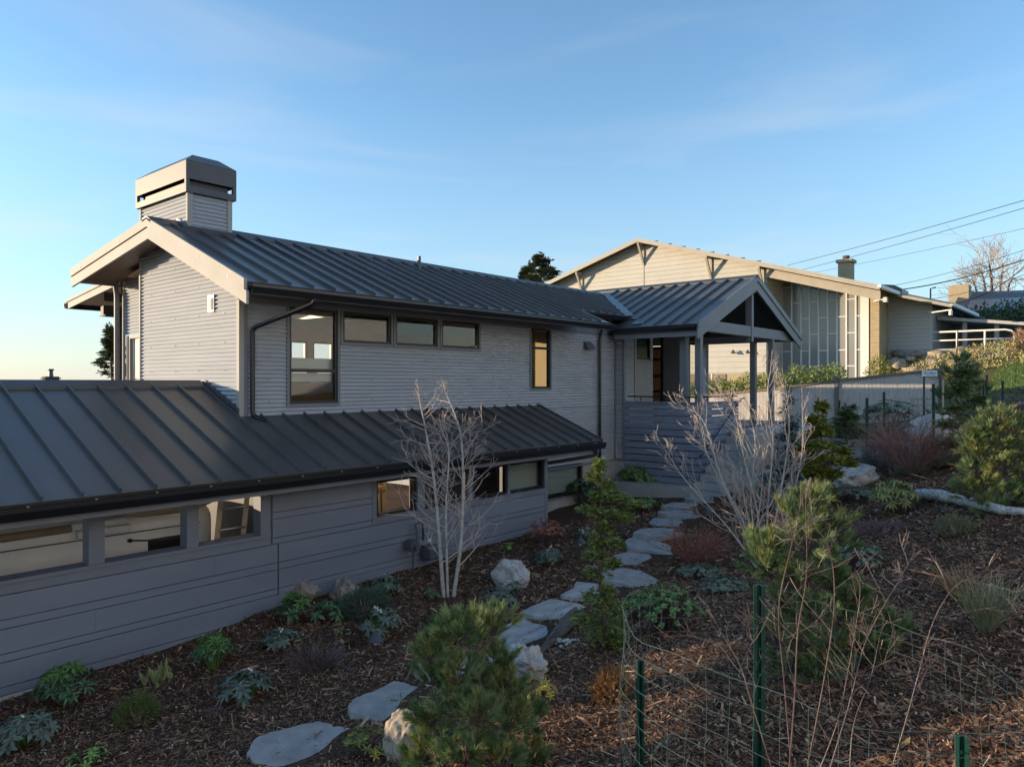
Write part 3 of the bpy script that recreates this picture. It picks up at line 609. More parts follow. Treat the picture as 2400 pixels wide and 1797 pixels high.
BD = [(-3.39,-3.30),(-3.297,-3.033),(-3.03,-2.943),(-2.94,-2.673),(-2.67,-2.573),(-2.57,-2.305)]
def boards(rows, xa, xb, joints=()):
    for z0,z1 in rows:
        wide = z1-z0 > .15
        cuts = [xa] + [j for j in joints if xa < j < xb and wide] + [xb]
        for a, b in zip(cuts[:-1], cuts[1:]):
            off = .002 if wide else 0.0
            MB().box(a+.0015, b-.0015, LW-.012-off, LW+.019, z0+.004, z1-.004).build('siding_board', M['siding'], lwall)
boards(BD[:2], -1, 5.84); boards(BD[2:4], -1, 5.84, (3.42,)); boards(BD[4:], -1, 5.84, (1.2,4.9)); boards(BD[1:3], 5.86, 12.1, (9.4,)); boards([(-2.94,-2.673),(-2.67,-2.573),(-2.57,-2.305)], 5.86, 12.1, (8.3,10.9))
boards([(-2.30,-2.215),(-2.21,-1.945),(-1.94,-1.85),(-1.845,-1.59)], 5.76, 7.55)
MB().box(5.84,5.865,LW-.016,LW+.02,-3.39,-3.03).build('corner_trim', M['dtrim'], lwall)
MB().box(12.1,12.2,LW-.02,LW+.02,-3.05,-1.58).build('corner_trim', M['dtrim'], lwall); MB().box(12.155,12.2,LW+.02,LW+.1,-3.05,-1.58).build('corner_trim', M['dtrim'], lwall)
# carport openings
sl_ = MB(); sl_.box(-1,5.72,LW-.05,LW+.22,-2.18,-2.14); sl_.build('opening_sill', M['dtrim'], lwall)
MB().box(-1,5.72,LW-.022,LW+.018,-2.295,-2.185).build('opening_apron', M['dtrim'], lwall)
for a,b in ((2.2,2.36),(3.35,3.525),(4.52,4.674),(5.57,5.72),(.9,1.06)): MB().box(a,b,LW-.018,LW+.17,-2.14,-1.585).build('opening_post', M['dtrim'], lwall)
# plant room windows
MB().box(7.55,12.1,LW-.03,LW+.02,-2.235,-2.19).build('window_sill', M['dtrim'], lwall)
MB().box(7.55,12.1,LW-.02,LW+.018,-2.295,-2.237).build('window_apron', M['dtrim'], lwall)
MB().box(7.55,7.64,LW-.022,LW+.05,-2.19,-1.585).build('window_side_trim', M['dtrim'], lwall)
GW = [(7.66,8.53),(8.72,9.8),(9.92,10.93),(11.0,12.08)]
for a,b in GW: window(lwall, 'x', LW+.03, -1, a, b, -2.18, -1.59, None, fr=.045, trim=0)
for a,b in ((8.54,8.71),(9.81,9.91),(10.935,10.995)): MB().box(a,b,LW-.012,LW+.05,-2.19,-1.585).build('mullion', M['dtrim'], lwall)
MB().box(9.4,12.0,10.5,10.52,-3.4,-1.2).build('inner_partition', M['meter'], house)
pb = MB(); pb.box(11.0,12.06,LW+.16,LW+.17,-2.18,-1.6); pb.build('plant_room_blind', M['blind'], house)
# recessed windows below the main wall
for a,b in ((12.25,13.75),(13.85,15.35)): window(house, 'x', UY-.0, -1, a, b, -2.78, -2.02, None, fr=.06, trim=0)
for a,b in ((12.4,13.6),(13.95,15.25)): MB().box(a,b,UY+.1,UY+.11,-2.7,-2.05).build('window_blind', M['blind'], house)
MB().box(12.25,15.4,UY-.06,UY+.02,-2.83,-2.785).build('recess_sill', M['trim'], house)
MB().box(12.2,15.38,UY-.02,UY+.1,-3.4,-2.84).build('foundation', M['conc'], house); MB().box(12.2,15.36,UY+.3,UY+.4,-3.4,-1.2).build('recess_back', M['meter'], house)
MB().box(15.38,16.90,UY-.02,UY+.15,-3.4,-2.10).build('foundation', M['conc'], house); MB().box(16.905,17.05,10.36,UY+.15,-3.4,-2.10).build('foundation', M['conc'], house)
fo = MB(); fo.box(-1,12.16,LW-.004,LW+.019,-3.8,-3.40); fo.box(5.87,12.16,LW-.006,LW+.019,-3.40,-3.036); fo.build('foundation', M['conc'], house)
spout(house, [(13.2,LE-.07,lz(LE)-.17),(13.2,LE-.07,lz(LE)-.30),(12.3,LW+.5,lz(LE)-.52),(12.3,UY-.15,lz(LE)-.6)])
MB().prism([(6.02,9.5,-4.05),(6.02,14,-4.05),(6.02,14,-.78),(6.02,10.7,-.78),(6.02,9.5,lz(9.5)-.2)], (.12,0,0)).build('foundation', M['meter'], house)  # added wall, darkens the carport interior and stops light leaking to the plant room
MB().box(-1.0,2.0,13.86,13.96,-4.05,-.62).build('sun_block_wall', M['siding'], house)  # unseen wall added to keep direct sun off the opening posts
# carport posts at the back, floor
for xx in (-.9, 2.0, 5.7): MB().box(xx,xx+.14,13.7,13.84,-4.05,-.65).build('carport_post', M['dtrim'], house)
# ------------------------------------------------------------------ porch (part of the house)
PX0, PXR, PX1, PZR, PS = 16.45, 20.05, 23.6, 2.95, .42
PF = 7.98
def pz_(X): return PZR - PS*abs(PXR-X)
mb = MB(); mb.prism([(PX0,PF+.02,pz_(PX0)-.012),(PXR,PF+.02,PZR-.012),(PX1,PF+.02,pz_(PX1)-.012),(PX1,PF+.02,pz_(PX1)-.13),(PXR,PF+.02,PZR-.15),(PX0,PF+.02,pz_(PX0)-.13)], (0,2.5,0))
mb.prism([(17.45,10.48,pz_(17.45)-.012),(PXR,10.48,PZR-.012),(PX1,10.48,pz_(PX1)-.012),(PX1,10.48,pz_(PX1)-.13),(PXR,10.48,PZR-.15),(17.45,10.48,pz_(17.45)-.13)], (0,11.5,0))
proof = mb.build('porch_roof', M['dark'], house)
def pwedge(y0, y1, xe, seam=True, side=1):
    mb = MB(); a0 = Vector((xe, y0+.002, pz_(xe))); d = Vector((PXR-xe, 0, PZR-pz_(xe))); nn = Vector((-(PZR-pz_(xe)),0,PXR-xe)).normalized()
    if nn.z < 0: nn = -nn
    w_ = Vector((0,y1-y0-.004,0)); mb.prism([a0,a0+w_,a0+w_+nn*.012,a0+nn*.012], d)
    if seam: s = a0+nn*.012+d.normalized()*.015; g = Vector((0,.011,0)); mb.prism([s-g,s+g,s+g+nn*.052,s-g+nn*.052], d*.985)
    return mb.build('roof_panel', M['roof'], proof)
y = PF; i = 0
while y < 13.1:
    y1 = y+.405
    xe = PX0-.03 if y1 < 9.6 else max(PX0-.03, y+.2+6.85)
    if PXR-xe > .15: pwedge(y, y1, xe, i > 0)
    y = y1; i += 1
y = PF
while y < 22: pwedge(y, min(y+.81,22), PX1+.03, True); y += .81
MB().prism([(PXR-.17,PF-.03,pz_(PXR-.17)+.055),(PXR,PF-.03,PZR+.08),(PXR+.17,PF-.03,pz_(PXR+.17)+.055),(PXR+.17,PF-.03,pz_(PXR+.17)+.012),(PXR,PF-.03,PZR+.03),(PXR-.17,PF-.03,pz_(PXR-.17)+.012)], (0,14,0)).build('ridge_cap', M['cap'], proof)
va = Vector((19.75,12.78,2.87)); vb = Vector((17.1,10.36,mz(10.36)+.06)); vd = vb-va
MB().prism([va+Vector((-.1,.08,-.02)), va+Vector((.1,-.1,0)), va+Vector((.1,-.1,.012)), va+Vector((-.1,.08,-.008))], vd).build('valley_flashing', M['bluealu'], proof)
gutter(proof, (PX0,PF+.06,pz_(PX0)-.035), (PX0,10.4,pz_(PX0)-.035), (-1,0,0))
MB().box(PX0,PX0+.03,PF+.05,10.4,pz_(PX0)-.30,pz_(PX0)-.16).build('eave_fascia', M['trim'], proof)
def prake(xa, za, xb, zb, Y, h0, h1, th, m, name):
    return MB().prism([(xa,Y,za+h0),(xb,Y,zb+h0),(xb,Y,zb+h1),(xa,Y,za+h1)], (0,th,0)).build(name, m, proof)
for xe in (PX0-.05, PX1+.05):
    prake(xe, pz_(xe), PXR, PZR, PF-.03, -.09, .06, .05, M['trim'], 'rake_flashing')
    prake(xe, pz_(xe), PXR, PZR, PF+.0, -.36, -.095, .045, M['trim'], 'rake_board')
# ceiling boards
yy = PF+.06
for k in range(26):
    ya = PF+.06+k*.14
    for xa, xb in ((PX0+.05,PXR),(PX1-.05,PXR)):
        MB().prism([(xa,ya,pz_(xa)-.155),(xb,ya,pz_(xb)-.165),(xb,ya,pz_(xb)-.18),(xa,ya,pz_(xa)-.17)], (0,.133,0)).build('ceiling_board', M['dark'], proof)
# frame
MB().box(17.0,23.55,8.12,8.26,1.30,1.58).build('tie_beam', M['trim'], house)
MB().box(PXR-.07,PXR+.07,8.10,8.28,1.16,2.62).build('king_post', M['trim'], house)
MB().box(PXR-.05,PXR+.05,PF+.05,10.4,2.52,2.72).build('ridge_beam', M['trim'], house)
for Y0 in (8.0,): 
    MB().box(16.96,17.12,8.30,11.0,1.22,1.42).build('side_beam', M['trim'], house); MB().box(21.62,21.78,8.30,10.6,1.22,1.42).build('side_beam', M['trim'], house)
for xx,yy,ww in ((16.98,8.20,.15),(17.02,8.62,.17),(17.22,8.30,.08),(21.66,8.14,.14),(21.60,8.66,.16)):
    MB().box(xx,xx+ww,yy,yy+ww,-1.25 if yy > 8.1 else -2.6,1.30).build('post', M['trim'], house)
# deck
dk = MB().box(17.0,23.2,8.32,12.9,-1.32,-1.235).build('deck', M['dark'], house)
yy = 8.32
while yy < 11.3: MB().box(17.02,23.2,yy+.003,yy+.137,-1.233,-1.20).build('deck_board', M['slat'], dk); yy += .14
# slatted guard: each slat its own piece
gd = MB()
for yy in (8.36,9.3,10.28): gd.box(17.0,17.08,yy,yy+.08,-2.7,-.50)
for xx in (17.9,18.8,19.3): gd.box(xx,xx+.08,8.36,8.42,-2.4,-.50)
guard = gd.build('slatted_guard', M['dtrim'], house)
MB().box(17.09,17.11,8.45,10.3,-2.7,-1.25).build('gap_shade_sheet', M['black'], guard); MB().box(17.1,19.3,8.43,8.45,-2.4,-1.25).build('gap_shade_sheet', M['black'], guard)  # black sheets added behind the slats to make the gaps read dark
z = -.515; k = 0
while z > -2.60:
    a = MB().box(16.92,16.965,8.262,10.36,z-.150,z); a.build('slat', M['slat'], guard)
    step = 16.95 + max(0, (-1.45 - z)*0)
    xend = 19.35
    zt = z-.16
    if zt < -1.25: xend = min(19.35, 16.95 + max(.12, ( zt + 2.62)/.172*.30 + .25))
    MB().box(16.92,xend,8.215,8.26,z-.150,z).build('slat', M['slat'], guard)
    z -= .1726; k += 1
MB().box(16.89,16.99,8.19,10.36,-.515,-.485).build('cap_rail', M['slat'], guard); MB().box(16.99,19.35,8.19,8.29,-.514,-.486).build('cap_rail', M['slat'], guard)
hr = MB(); hr.tube([(16.98,10.3,-.36),(16.98,8.3,-.36)], .02, 8); hr.tube([(16.98,8.3,-.36),(19.3,8.25,-.36)], .02, 8)
for yy in (9.9,9.2,8.5): hr.tube([(16.98,yy,-.36),(16.98,yy,-.49)], .012, 6)
for xx in (17.6,18.6): hr.tube([(xx,8.28,-.36),(xx,8.28,-.49)], .012, 6)
hr.build('handrail', M['gutter'], guard, smooth=True)
sr = MB(); sr.tube([(16.75,8.10,-1.82),(16.85,8.10,-1.80),(19.3,8.10,-.42),(19.5,8.10,-.42)], .022, 8)
for xx in (17.2,18.4): sr.tube([(xx,8.10,-1.80+(xx-16.85)*.563-.02),(xx,8.21,-1.80+(xx-16.85)*.563-.04)], .012, 6)
sr.build('stair_handrail', M['gutter'], guard, smooth=True)
# entry wall
corr('corrugated_wall', house, 'x', 10.9, -1, 17.0, 18.35, -1.2, 1.75)
MB().box(18.33,18.42,10.87,10.93,-1.2,1.75).build('corner_trim', M['entry'], house)
ew = MB().box(18.4,19.42,11.02,11.1,-1.2,1.9).build('entry_wall', M['entry'], house)
z = -1.2
while z < .58: MB().box(18.43,19.42,10.905,10.929,z+.004,min(z+.148,.66)-.004).build('siding_board', M['entry'], ew); z += .148
MB().box(19.28,19.42,10.903,10.929,.67,1.8).build('siding_board', M['entry'], ew)
MB().box(18.44,19.27,10.985,11.0,.70,1.35).build('dark_interior_panel', M['black'], ew)  # black sheet standing in for the unlit room behind the glass
window(ew, 'x', 10.925, -1, 18.44, 19.27, .70, 1.35, None, fr=.03, trim=0)
MB().box(19.30,19.42,11.03,12.85,-1.2,1.9).build('alcove_wall', M['entry'], house)
aw = MB().box(21.55,21.65,11.10,11.72,-1.2,1.9).build('alcove_wall', M['dtrim'], house)
z = -1.2
while z < 1.8: MB().box(21.525,21.548,11.10,11.70,z+.004,z+.145).build('siding_board', M['trim'], aw); z += .148
MB().box(21.52,21.66,11.03,11.098,-1.2,1.9).build('corner_trim', M['entry'], house)
MB().box(21.52,21.6,11.72,11.80,-1.2,1.5).build('door_jamb', M['gutter'], house)
dr = MB().box(21.53,21.58,11.80,12.80,-1.2,1.16).build('front_door', M['doorwood'], house)
for zz in (-1.2,-.32,.18,.72,1.1): MB().box(21.50,21.529,11.80,12.8,zz,zz+.09).build('door_panel_strip', M['gutter'], dr)
MB().tube([(21.49,11.95,-.22),(21.44,11.95,-.22),(21.44,12.1,-.22)], .014, 7).build('handle', M['steel'], dr)
MB().box(19.42,21.6,12.86,12.96,-1.2,1.9).build('alcove_wall', M['entry'], house)
MB().box(21.66,21.95,10.98,11.0,-1.2,1.9).build('entry_wall', M['entry'], house)
window(house, 'x', 11.0, -1, 21.98, 22.6, -1.0, 1.4, None, fr=.05, trim=0)
MB().box(21.9,22.65,11.3,11.32,-1.2,1.9).build('interior_wall', M['dark'], house)
corr('corrugated_wall', house, 'x', 10.96, -1, 22.65, 23.18, -1.3, 1.75)
MB().box(23.17,23.24,10.92,11.0,-1.3,1.5).build('corner_trim', M['fascia'], house)
MB().box(17.3,23.1,13.0,21.8,-3.6,1.35).build('shade_wing_wall', M['corr'], house)  # unseen wing, added and lengthened to shade the fence
# ------------------------------------------------------------------ concrete stair and retaining walls
st = thing('concrete_stair', (17.5,7.5,-2.8), 'pale concrete garden stair climbing beside the slatted porch guard', 'stair')
for i in range(9):
    x0 = 16.35 + i*.30; zt = -2.63 + i*.172
    MB().box(x0, 20.0 if i < 8 else 22.5, 6.95, 8.2 + (.0 if i else 0.04), zt-.17, zt).build('step', M['conc'], st, bevel=.012)
MB().box(16.25,16.95,8.205,10.3,-2.95,-2.575).build('stair_footing', M['conc'], st)
rw = thing('retaining_wall', (17.5,6.8,-2.6), 'low grey concrete retaining wall to the right of the stair', 'wall')
MB().box(16.75,18.45,6.74,6.94,-3.0,-1.24).build('wall_section', M['conc'], rw, bevel=.01)
MB().box(18.25,18.45,3.6,6.735,-2.9,-1.33).build('wall_section', M['conc'], rw, bevel=.01)
# ------------------------------------------------------------------ carport contents
van = thing('van', (2.6,11.2,-4.05), 'cream white van parked inside the carport behind the openings', 'van')
def rbox(x0,x1,y0,y1,z0,z1,r,name,m,par):
    bm = bmesh.new(); bmesh.ops.create_cube(bm, size=1)
    for v_ in bm.verts: v_.co = Vector((x0+(v_.co.x+.5)*(x1-x0), y0+(v_.co.y+.5)*(y1-y0), z0+(v_.co.z+.5)*(z1-z0)))
    bmesh.ops.bevel(bm, geom=bm.edges[:]+bm.verts[:], offset=r, segments=5, profile=.6, affect='EDGES')
    mb = MB(); mb.v = [tuple(v_.co) for v_ in bm.verts]; bm.verts.index_update(); mb.f = [tuple(v_.index for v_ in f.verts) for f in bm.faces]; bm.free()
    return mb.build(name, m, par, smooth=True)
vb_ = rbox(.15,5.47,10.36,12.3,-3.7,-1.74,.30,'body',M['van'],van)
MB().tube([(.4,10.352,-2.03),(5.2,10.352,-2.03)], .009, 5).build('drip_rail', M['soffit'], van)
for a,b in ((1.5,2.62),(4.47,5.0)): rbox(a,b,10.335,10.40,-2.9,-2.16,.03,'side_window',M['black'],van)
MB().box(1.2,2.5,10.32,10.345,-2.13,-2.105).build('window_rail', M['black'], van)
MB().bar((4.22,10.33,-2.13),(4.55,10.33,-2.18),.015,.02).build('wiper', M['black'], van)
MB().tube([(4.22,10.345,-2.13),(4.22,10.31,-2.13)], .028, 10).build('latch_knob', M['black'], van)
rbox(3.56,4.22,10.26,10.6,-2.0,-1.90,.03,'awning_bracket',M['van'],van); rbox(3.50,4.18,10.28,10.6,-1.895,-1.80,.04,'awning_bracket',M['van'],van)
MB().tube([(.3,10.34,-1.88),(3.5,10.34,-1.86)], .05, 10).build('awning', M['stake'], van, smooth=True)
for xx in (1.0,4.5):
    wh = MB().tube([(xx,10.38,-3.7),(xx,10.62,-3.7)], .35, 24).build('wheel', M['black'], van, smooth=False); MB().tube([(xx,10.365,-3.7),(xx,10.379,-3.7)], .2, 16).build('rim', M['steel'], wh)
lad = thing('ladder', (5.25,9.75,-4.0), 'aluminium extension ladder leaning inside the last carport opening', 'ladder')
for dx in (0,.40):
    MB().bar((5.0+dx,9.85,-4.0),(5.22+dx,9.72,-1.35),.035,.07).build('rail', M['stake'], lad)
for k in range(9):
    z = -3.8+k*.29; f_ = (z+4)/2.65; MB().tube([(5.0+.22*f_,9.85-.13*f_-.04,z),(5.4+.22*f_,9.85-.13*f_-.04,z)], .017, 8).build('rung', M['steel'], lad)
pk = thing('paddle_board', (4.1,10.2,-1.3), 'long board hung under the carport roof above the van', 'board')
MB().tube([(4.0,10.2,-1.72),(4.3,10.2,-1.74),(5.0,10.2,-1.76),(5.3,10.2,-1.72)], [.02,.07,.07,.02], 10).build('hull', M['stake'], pk, smooth=True)
# plant room pipes with a lit lamp (glows in the photograph)
pl = thing('plant_room_pipework', (8.1,10.0,-2.9), 'copper pipework glowing in the lit plant room window', 'pipework')
M['copper'] = mat('copper_pipe', (0.5,0.22,0.10), 0.3, metal=0.9, var=0.2); 
rnd = random.Random(4)
for k in range(8):
    xx = 7.75+k*.09; zz = -1.75-rnd.random()*.12
    MB().tube([(xx,10.1,-2.5-rnd.random()*.3),(xx,10.1,zz),(xx+.06*(1 if k%2 else -1),10.1,zz+.06),(xx,9.95,zz+.08)], .016+.012*(k%3==0), 8).build('pipe', M['copper'] if k%3 else M['stake'], pl, smooth=True)
for k in range(4): MB().tube([(7.7,10.04,-1.68-.07*k),(8.4,10.04,-1.68-.07*k)], .012, 7).build('pipe', M['copper'] if k%2 else M['stake'], pl, smooth=True)
MB().lathe((7.85,9.95,-2.6), [(.02,0),(.1,.02),(.11,.3),(.06,.38),(.02,.40)], 14).build('tank', M['stake'], pl, smooth=True)
MB().tube([(8.3,10.2,-2.5),(8.3,10.2,-1.75)], .05, 10).build('duct', M['stake'], pl, smooth=True)
MB().box(7.6,8.65,10.28,10.3,-3.0,-1.4).build('back_board', M['inwall'], pl)
em = bpy.data.materials.new('lamp_glow'); em.use_nodes = True; eb = em.node_tree.nodes['Principled BSDF']; eb.inputs['Emission Color'].default_value = (1,.75,.42,1); eb.inputs['Emission Strength'].default_value = 9
lb = thing('tube_lamp', (8.1,9.75,-1.5), 'lit tube lamp above the copper pipework', 'lamp')
MB().tube([(7.75,9.75,-1.52),(8.5,9.75,-1.52)], .018, 8).build('tube', em, lb); MB().box(7.7,8.55,9.72,9.78,-1.495,-1.47).build('batten', M['white'], lb)
# gas meter on the siding
gm = thing('gas_meter', (8.35,9.2,-3.1), 'grey painted gas meter and regulator on the slate siding', 'meter')
c = onY(1000, 1295, 9.17); rbox(c.x-.02,c.x+.26,9.06,9.30,c.z-.13,c.z+.12,.05,'meter_body',M['meter'],gm)
c2 = onY(965, 1278, 9.2); MB().tube([(c2.x,9.28,c2.z),(c2.x,9.12,c2.z)], .10, 20).build('regulator', M['meter'], gm, smooth=False); MB().tube([(c2.x,9.14,c2.z-.02),(c2.x,9.06,c2.z-.02)], .035, 12).build('cap', M['meter'], gm)
spout_pts = [(c2.x+.1,9.22,c2.z),(c2.x+.16,9.22,c2.z+.05),(c2.x+.12,9.22,c2.z+.33),(c2.x+.2,9.22,c2.z+.37),(c2.x+.28,9.22,c2.z+.33),(c2.x+.28,9.22,c2.z+.05)]
MB().tube(spout_pts, .022, 8).build('pipe', M['meter'], gm, smooth=True); MB().box(c2.x+.36,c2.x+.42,9.18,9.19,c2.z-.0,c2.z+.05).build('label_plate', M['sign'], gm)
MB().tube([(c2.x+.05,9.22,c2.z-.08),(c2.x+.05,9.22,c2.z-.5)], .02, 8).build('pipe', M['meter'], gm)
# ------------------------------------------------------------------ church hall on the hill
ch = thing('church_hall', (42,18,-1), 'cream sided hall with low gable roof and tall window wall beyond the porch', 'hall')
CX = 39.0; CY, CZ, CS = 22.5, 8.65, .297
def cz_(Y): return CZ - CS*abs(CY-Y)
FX = CX - .75
rf = MB()
rf.prism([(FX,CY,CZ),(FX,9.25,cz_(9.25)),(FX,9.25,cz_(9.25)-.12),(FX,CY,CZ-.12)], (3.75,0,0))
rf.prism([(42.0,CY,CZ),(42.0,6.85,cz_(6.85)),(42.0,6.85,cz_(6.85)-.12),(42.0,CY,CZ-.12)], (22,0,0))
rf.prism([(FX,CY,CZ),(FX,36,cz_(36)),(FX,36,cz_(36)-.12),(FX,CY,CZ-.12)], (25,0,0))
crf = rf.build('roof', M['shingle'], ch)
def cr_(X, ya, yb, h0, h1, th, m, name): return MB().prism([(X,ya,cz_(ya)+h0),(X,yb,cz_(yb)+h0),(X,yb,cz_(yb)+h1),(X,ya,cz_(ya)+h1)], (th,0,0)).build(name, m, crf)
cr_(FX-.06, CY, 36, -.24, .0, .06, M['ch_trim'], 'rake_board'); cr_(FX-.06, CY, 9.2, -.24, .0, .06, M['ch_trim'], 'rake_board')
cr_(41.94, 9.25, 6.8, -.24, .0, .06, M['ch_trim'], 'rake_board'); cr_(FX+.5, 14.9, 9.3, -.72, -.26, .08, M['ch_trim'], 'rake_board')
gt = MB(); gt.bar((FX-.1,9.2,cz_(9.2)-.06),(42.0,9.2,cz_(9.2)-.06),.16,.16); gt.bar((41.9,6.8,cz_(6.8)-.06),(50,6.8,cz_(6.8)-.06),.16,.16); gt.build('gutter', M['mull'], crf)
body = MB(); body.box(CX+.03,60,15.0,30,-2,5.0); body.prism([(CX+.03,15.0,5.0),(CX+.03,30,5.0),(CX+.03,30,cz_(30)-.14),(CX+.03,CY,CZ-.14),(CX+.03,15.0,cz_(15)-.14)], (15,0,0)); body.box(43.12,60,7.96,15,-2,4.1)
body.prism([(43.12,15,4.0),(43.12,7.96,4.0),(43.12,7.96,cz_(7.96)-.14),(43.12,15,cz_(15)-.14)],(10,0,0)); cbody = body.build('wall', M['ch_white'], ch)
# siding boards of the gable, white side wall, return wall
z = 2.4
while z < CZ-.3:
    z1 = z+.265; hw = (CZ-.14-z)/CS
    y0 = max(15.0, CY-hw); y1 = min(30, CY+hw)
    MB().box(CX-.03,CX+.029,y0,y1,z+.006,z1-.006).build('siding_board', M['ch_side'], cbody); z = z1
z = .55
while z < 2.35:
    MB().box(CX-.03,CX+.029,15.0,30,z+.005,z+.30-.005).build('siding_board', M['ch_side'], cbody); z += .30
z = 1.76
while z < 4.9:
    y0 = max(7.96, CY-(CZ-.14-z)/CS)
    MB().box(43.08,43.119,y0,10.2,z+.007,z+.205).build('siding_board', M['ch_white'], cbody); z += .21
z = -.5
while z < 6.2: MB().box(CX,41.3,14.96,14.999,z+.006,z+.26).build('siding_board', M['ch_side'], cbody); z += .265
MB().box(43.05,43.12,7.86,7.98,1.7,4.1).build('corner_trim', M['ch_white'], cbody)
lowp = MB(); lowp.box(CX-.02,CX+.029,17.3,21.2,-1,.50); lowp.build('brown_panel', M['ch_pan'], cbody); MB().box(CX-.035,CX+.02,18.1,18.17,-1,.52).build('downpipe', M['mull'], cbody)
MB().box(CX-.03,CX+.029,15.0,17.2,-1,.50).build('brick_base', M['brick'], cbody)
# joints and brackets
for Y in (15.15,18.15,CY,27.0,29.7):
    zt = cz_(Y)-.2
    if 16 < Y < 29: MB().box(CX-.05,CX-.031,Y-.03,Y+.03,2.4,zt-1.3).build('joint_strip', M['ch_trim'], cbody)
    b = MB(); b.bar((CX-.04,Y,zt-1.25),(FX+.05,Y,zt-.12),.12,.12); b.bar((CX-.06,Y,zt-1.35),(CX-.06,Y,zt),.12,.1,(1,0,0)); b.bar((CX,Y,zt-.1),(FX,Y,zt-.1),.12,.12); b.build('bracket', M['ch_trim'], ch)
for u in (1721,1755):
    p = onX(u, 826, CX-.1); fl_ = MB(); fl_.bar((CX-.03,p.y,p.z),(CX-.25,p.y,p.z+.05),.05,.05); fl_.lathe((CX-.27,p.y,p.z-.06), [(.04,.2),(.13,.02),(.12,0)], 10); fl_.build('flood_light', M['meter'], ch)
# window wall: mullions, transoms, panes
WX = 41.3; wy = [14.98, 14.43]; 
us = [1833,1856,1878,1898,1919,1940.5,1962,1984,2006,2020]
ycol = [onX(u, 800, WX).y for u in us]
ww = thing('tmp', (0,0,0), 'x', 'x'); bpy.data.objects.remove(ww)
wn_ = MB()
for yv in ycol[:-1]: wn_.box(WX-.05,WX+.05,yv-.04,yv+.04,-.35,cz_(yv)-.35)
wn_.box(WX-.06,WX+.06,ycol[-1]-.35,ycol[-1]+.06,-.35,cz_(ycol[-1])-.3); wn_.box(WX-.08,WX+.08,ycol[-1],14.98,-.45,-.30)
ww = wn_.build('window_wall', M['mull'], ch)
rows_a = [1.28-.0, 3.05, 4.75]; rows_b = [.42, 2.15, 3.9, 5.6]
for i in range(len(ycol)-1):
    ya, yb = ycol[i]-.04, ycol[i+1]+.04; top = cz_(yb)-.38
    R = [onX(1940, vv_, WX).z for vv_ in ((821,744,666) if i % 2 == 0 else (858,782,705))]
    R = [r_ + (yb-12.5)*0.0 for r_ in R if r_ < top-.15]
    for r_ in R: MB().box(WX-.04,WX+.04,yb,ya,r_-.025,r_+.025).build('transom', M['mull'], ww)
    ed = [-.30] + R + [top]
    for a, b in zip(ed[:-1], ed[1:]): MB().box(WX+.0,WX+.012,yb,ya,a+.025,b-.025).build('pane', M['chglass'], ww)
MB().prism([(WX+.1,10.2,-.5),(WX+.1,15,-.5),(WX+.1,15,cz_(15)-.4),(WX+.1,10.2,cz_(10.2)-.4)], (.04,0,0)).build('dark_interior_panel', M['black'], ch)
pil = MB(); pil.box(WX-.05,43.1,9.95,10.38,-1.5,cz_(10.3)-.2); pil.build('brick_pier', M['brick'], ch)
# foundation, terrace and railing
MB().box(43.0,62,3.6,10.2,-1,1.75).build('terrace', M['conc'], ch)
rl = thing('terrace_railing', (43.1,6,1.76), 'white pipe railing along the hall terrace', 'railing')
p0 = Vector((43.1,7.85,2.62)); p1 = Vector((43.1,4.7,2.62)); 
MB().tube([p0,p1,(43.1,4.45,2.56),(43.1,4.33,2.40),(43.1,4.33,1.7)], .045, 8).build('top_rail', M['rail'], rl, smooth=True)
MB().tube([(43.1,7.85,2.18),(43.1,4.33,2.18)], .035, 8).build('lower_rail', M['rail'], rl, smooth=True)
for Y in (6.75,5.55): MB().tube([(43.1,Y,1.75),(43.1,Y,2.62)], .045, 8).build('rail_post', M['rail'], rl)
# covered walk behind the terrace
cw = MB(); cw.prism([(44.5,7.9,3.55),(44.5,3.4,2.95),(44.5,3.4,2.80),(44.5,7.9,3.38)], (9,0,0)); cwo = cw.build('walkway_roof', M['ch_white'], ch)
for xx,yy in ((45,6.6),(45.2,5.2),(51,4.4)): MB().box(xx,xx+.2,yy,yy+.2,1.75,3.2).build('walkway_post', M['ch_white'], cwo)
MB().box(50,50.1,3.4,8,1.75,3.3).build('walkway_wall', M['ch_white'], cwo)
MB().bar((42.9,8.0,3.62),(42.6,6.9,3.70),.06,.06).build('lamp_arm', M['mull'], ch); MB().tube([(42.6,6.95,3.66),(42.6,6.95,3.42)], .09, 10).build('flood_lamp', M['mull'], ch)
MB().bar((41.2,10.2,4.25),(40.7,9.6,4.25),.05,.05).build('lamp_arm', M['mull'], ch); MB().box(40.6,40.9,9.45,9.62,4.1,4.35).build('flood_lamp', M['mull'], ch)
# chimney and plant on the roof
cc = MB(); cc.box(45.6,46.4,12.55,13.25,5,7.1); cc.box(45.5,46.5,12.45,13.35,7.1,7.28); cch = cc.build('chimney', M['brick'], ch); MB().lathe((46,12.9,7.28), [(.2,0),(.2,.25),(.16,.25)], 12).build('chimney_pot', M['shingle'], cch)
rv = MB(); rv.prism([(43.2,9.3,4.6),(43.2,11.2,5.2),(43.2,11.2,5.45),(43.2,9.7,5.25),(43.2,9.3,5.0)], (1.5,0,0)); rv.build('roof_plant', M['meter'], ch)
MB().tube([(44.5,8.2,4.3),(44.5,8.2,5.05),(44.5,7.95,5.1)], .04, 8).build('service_mast', M['meter'], ch)
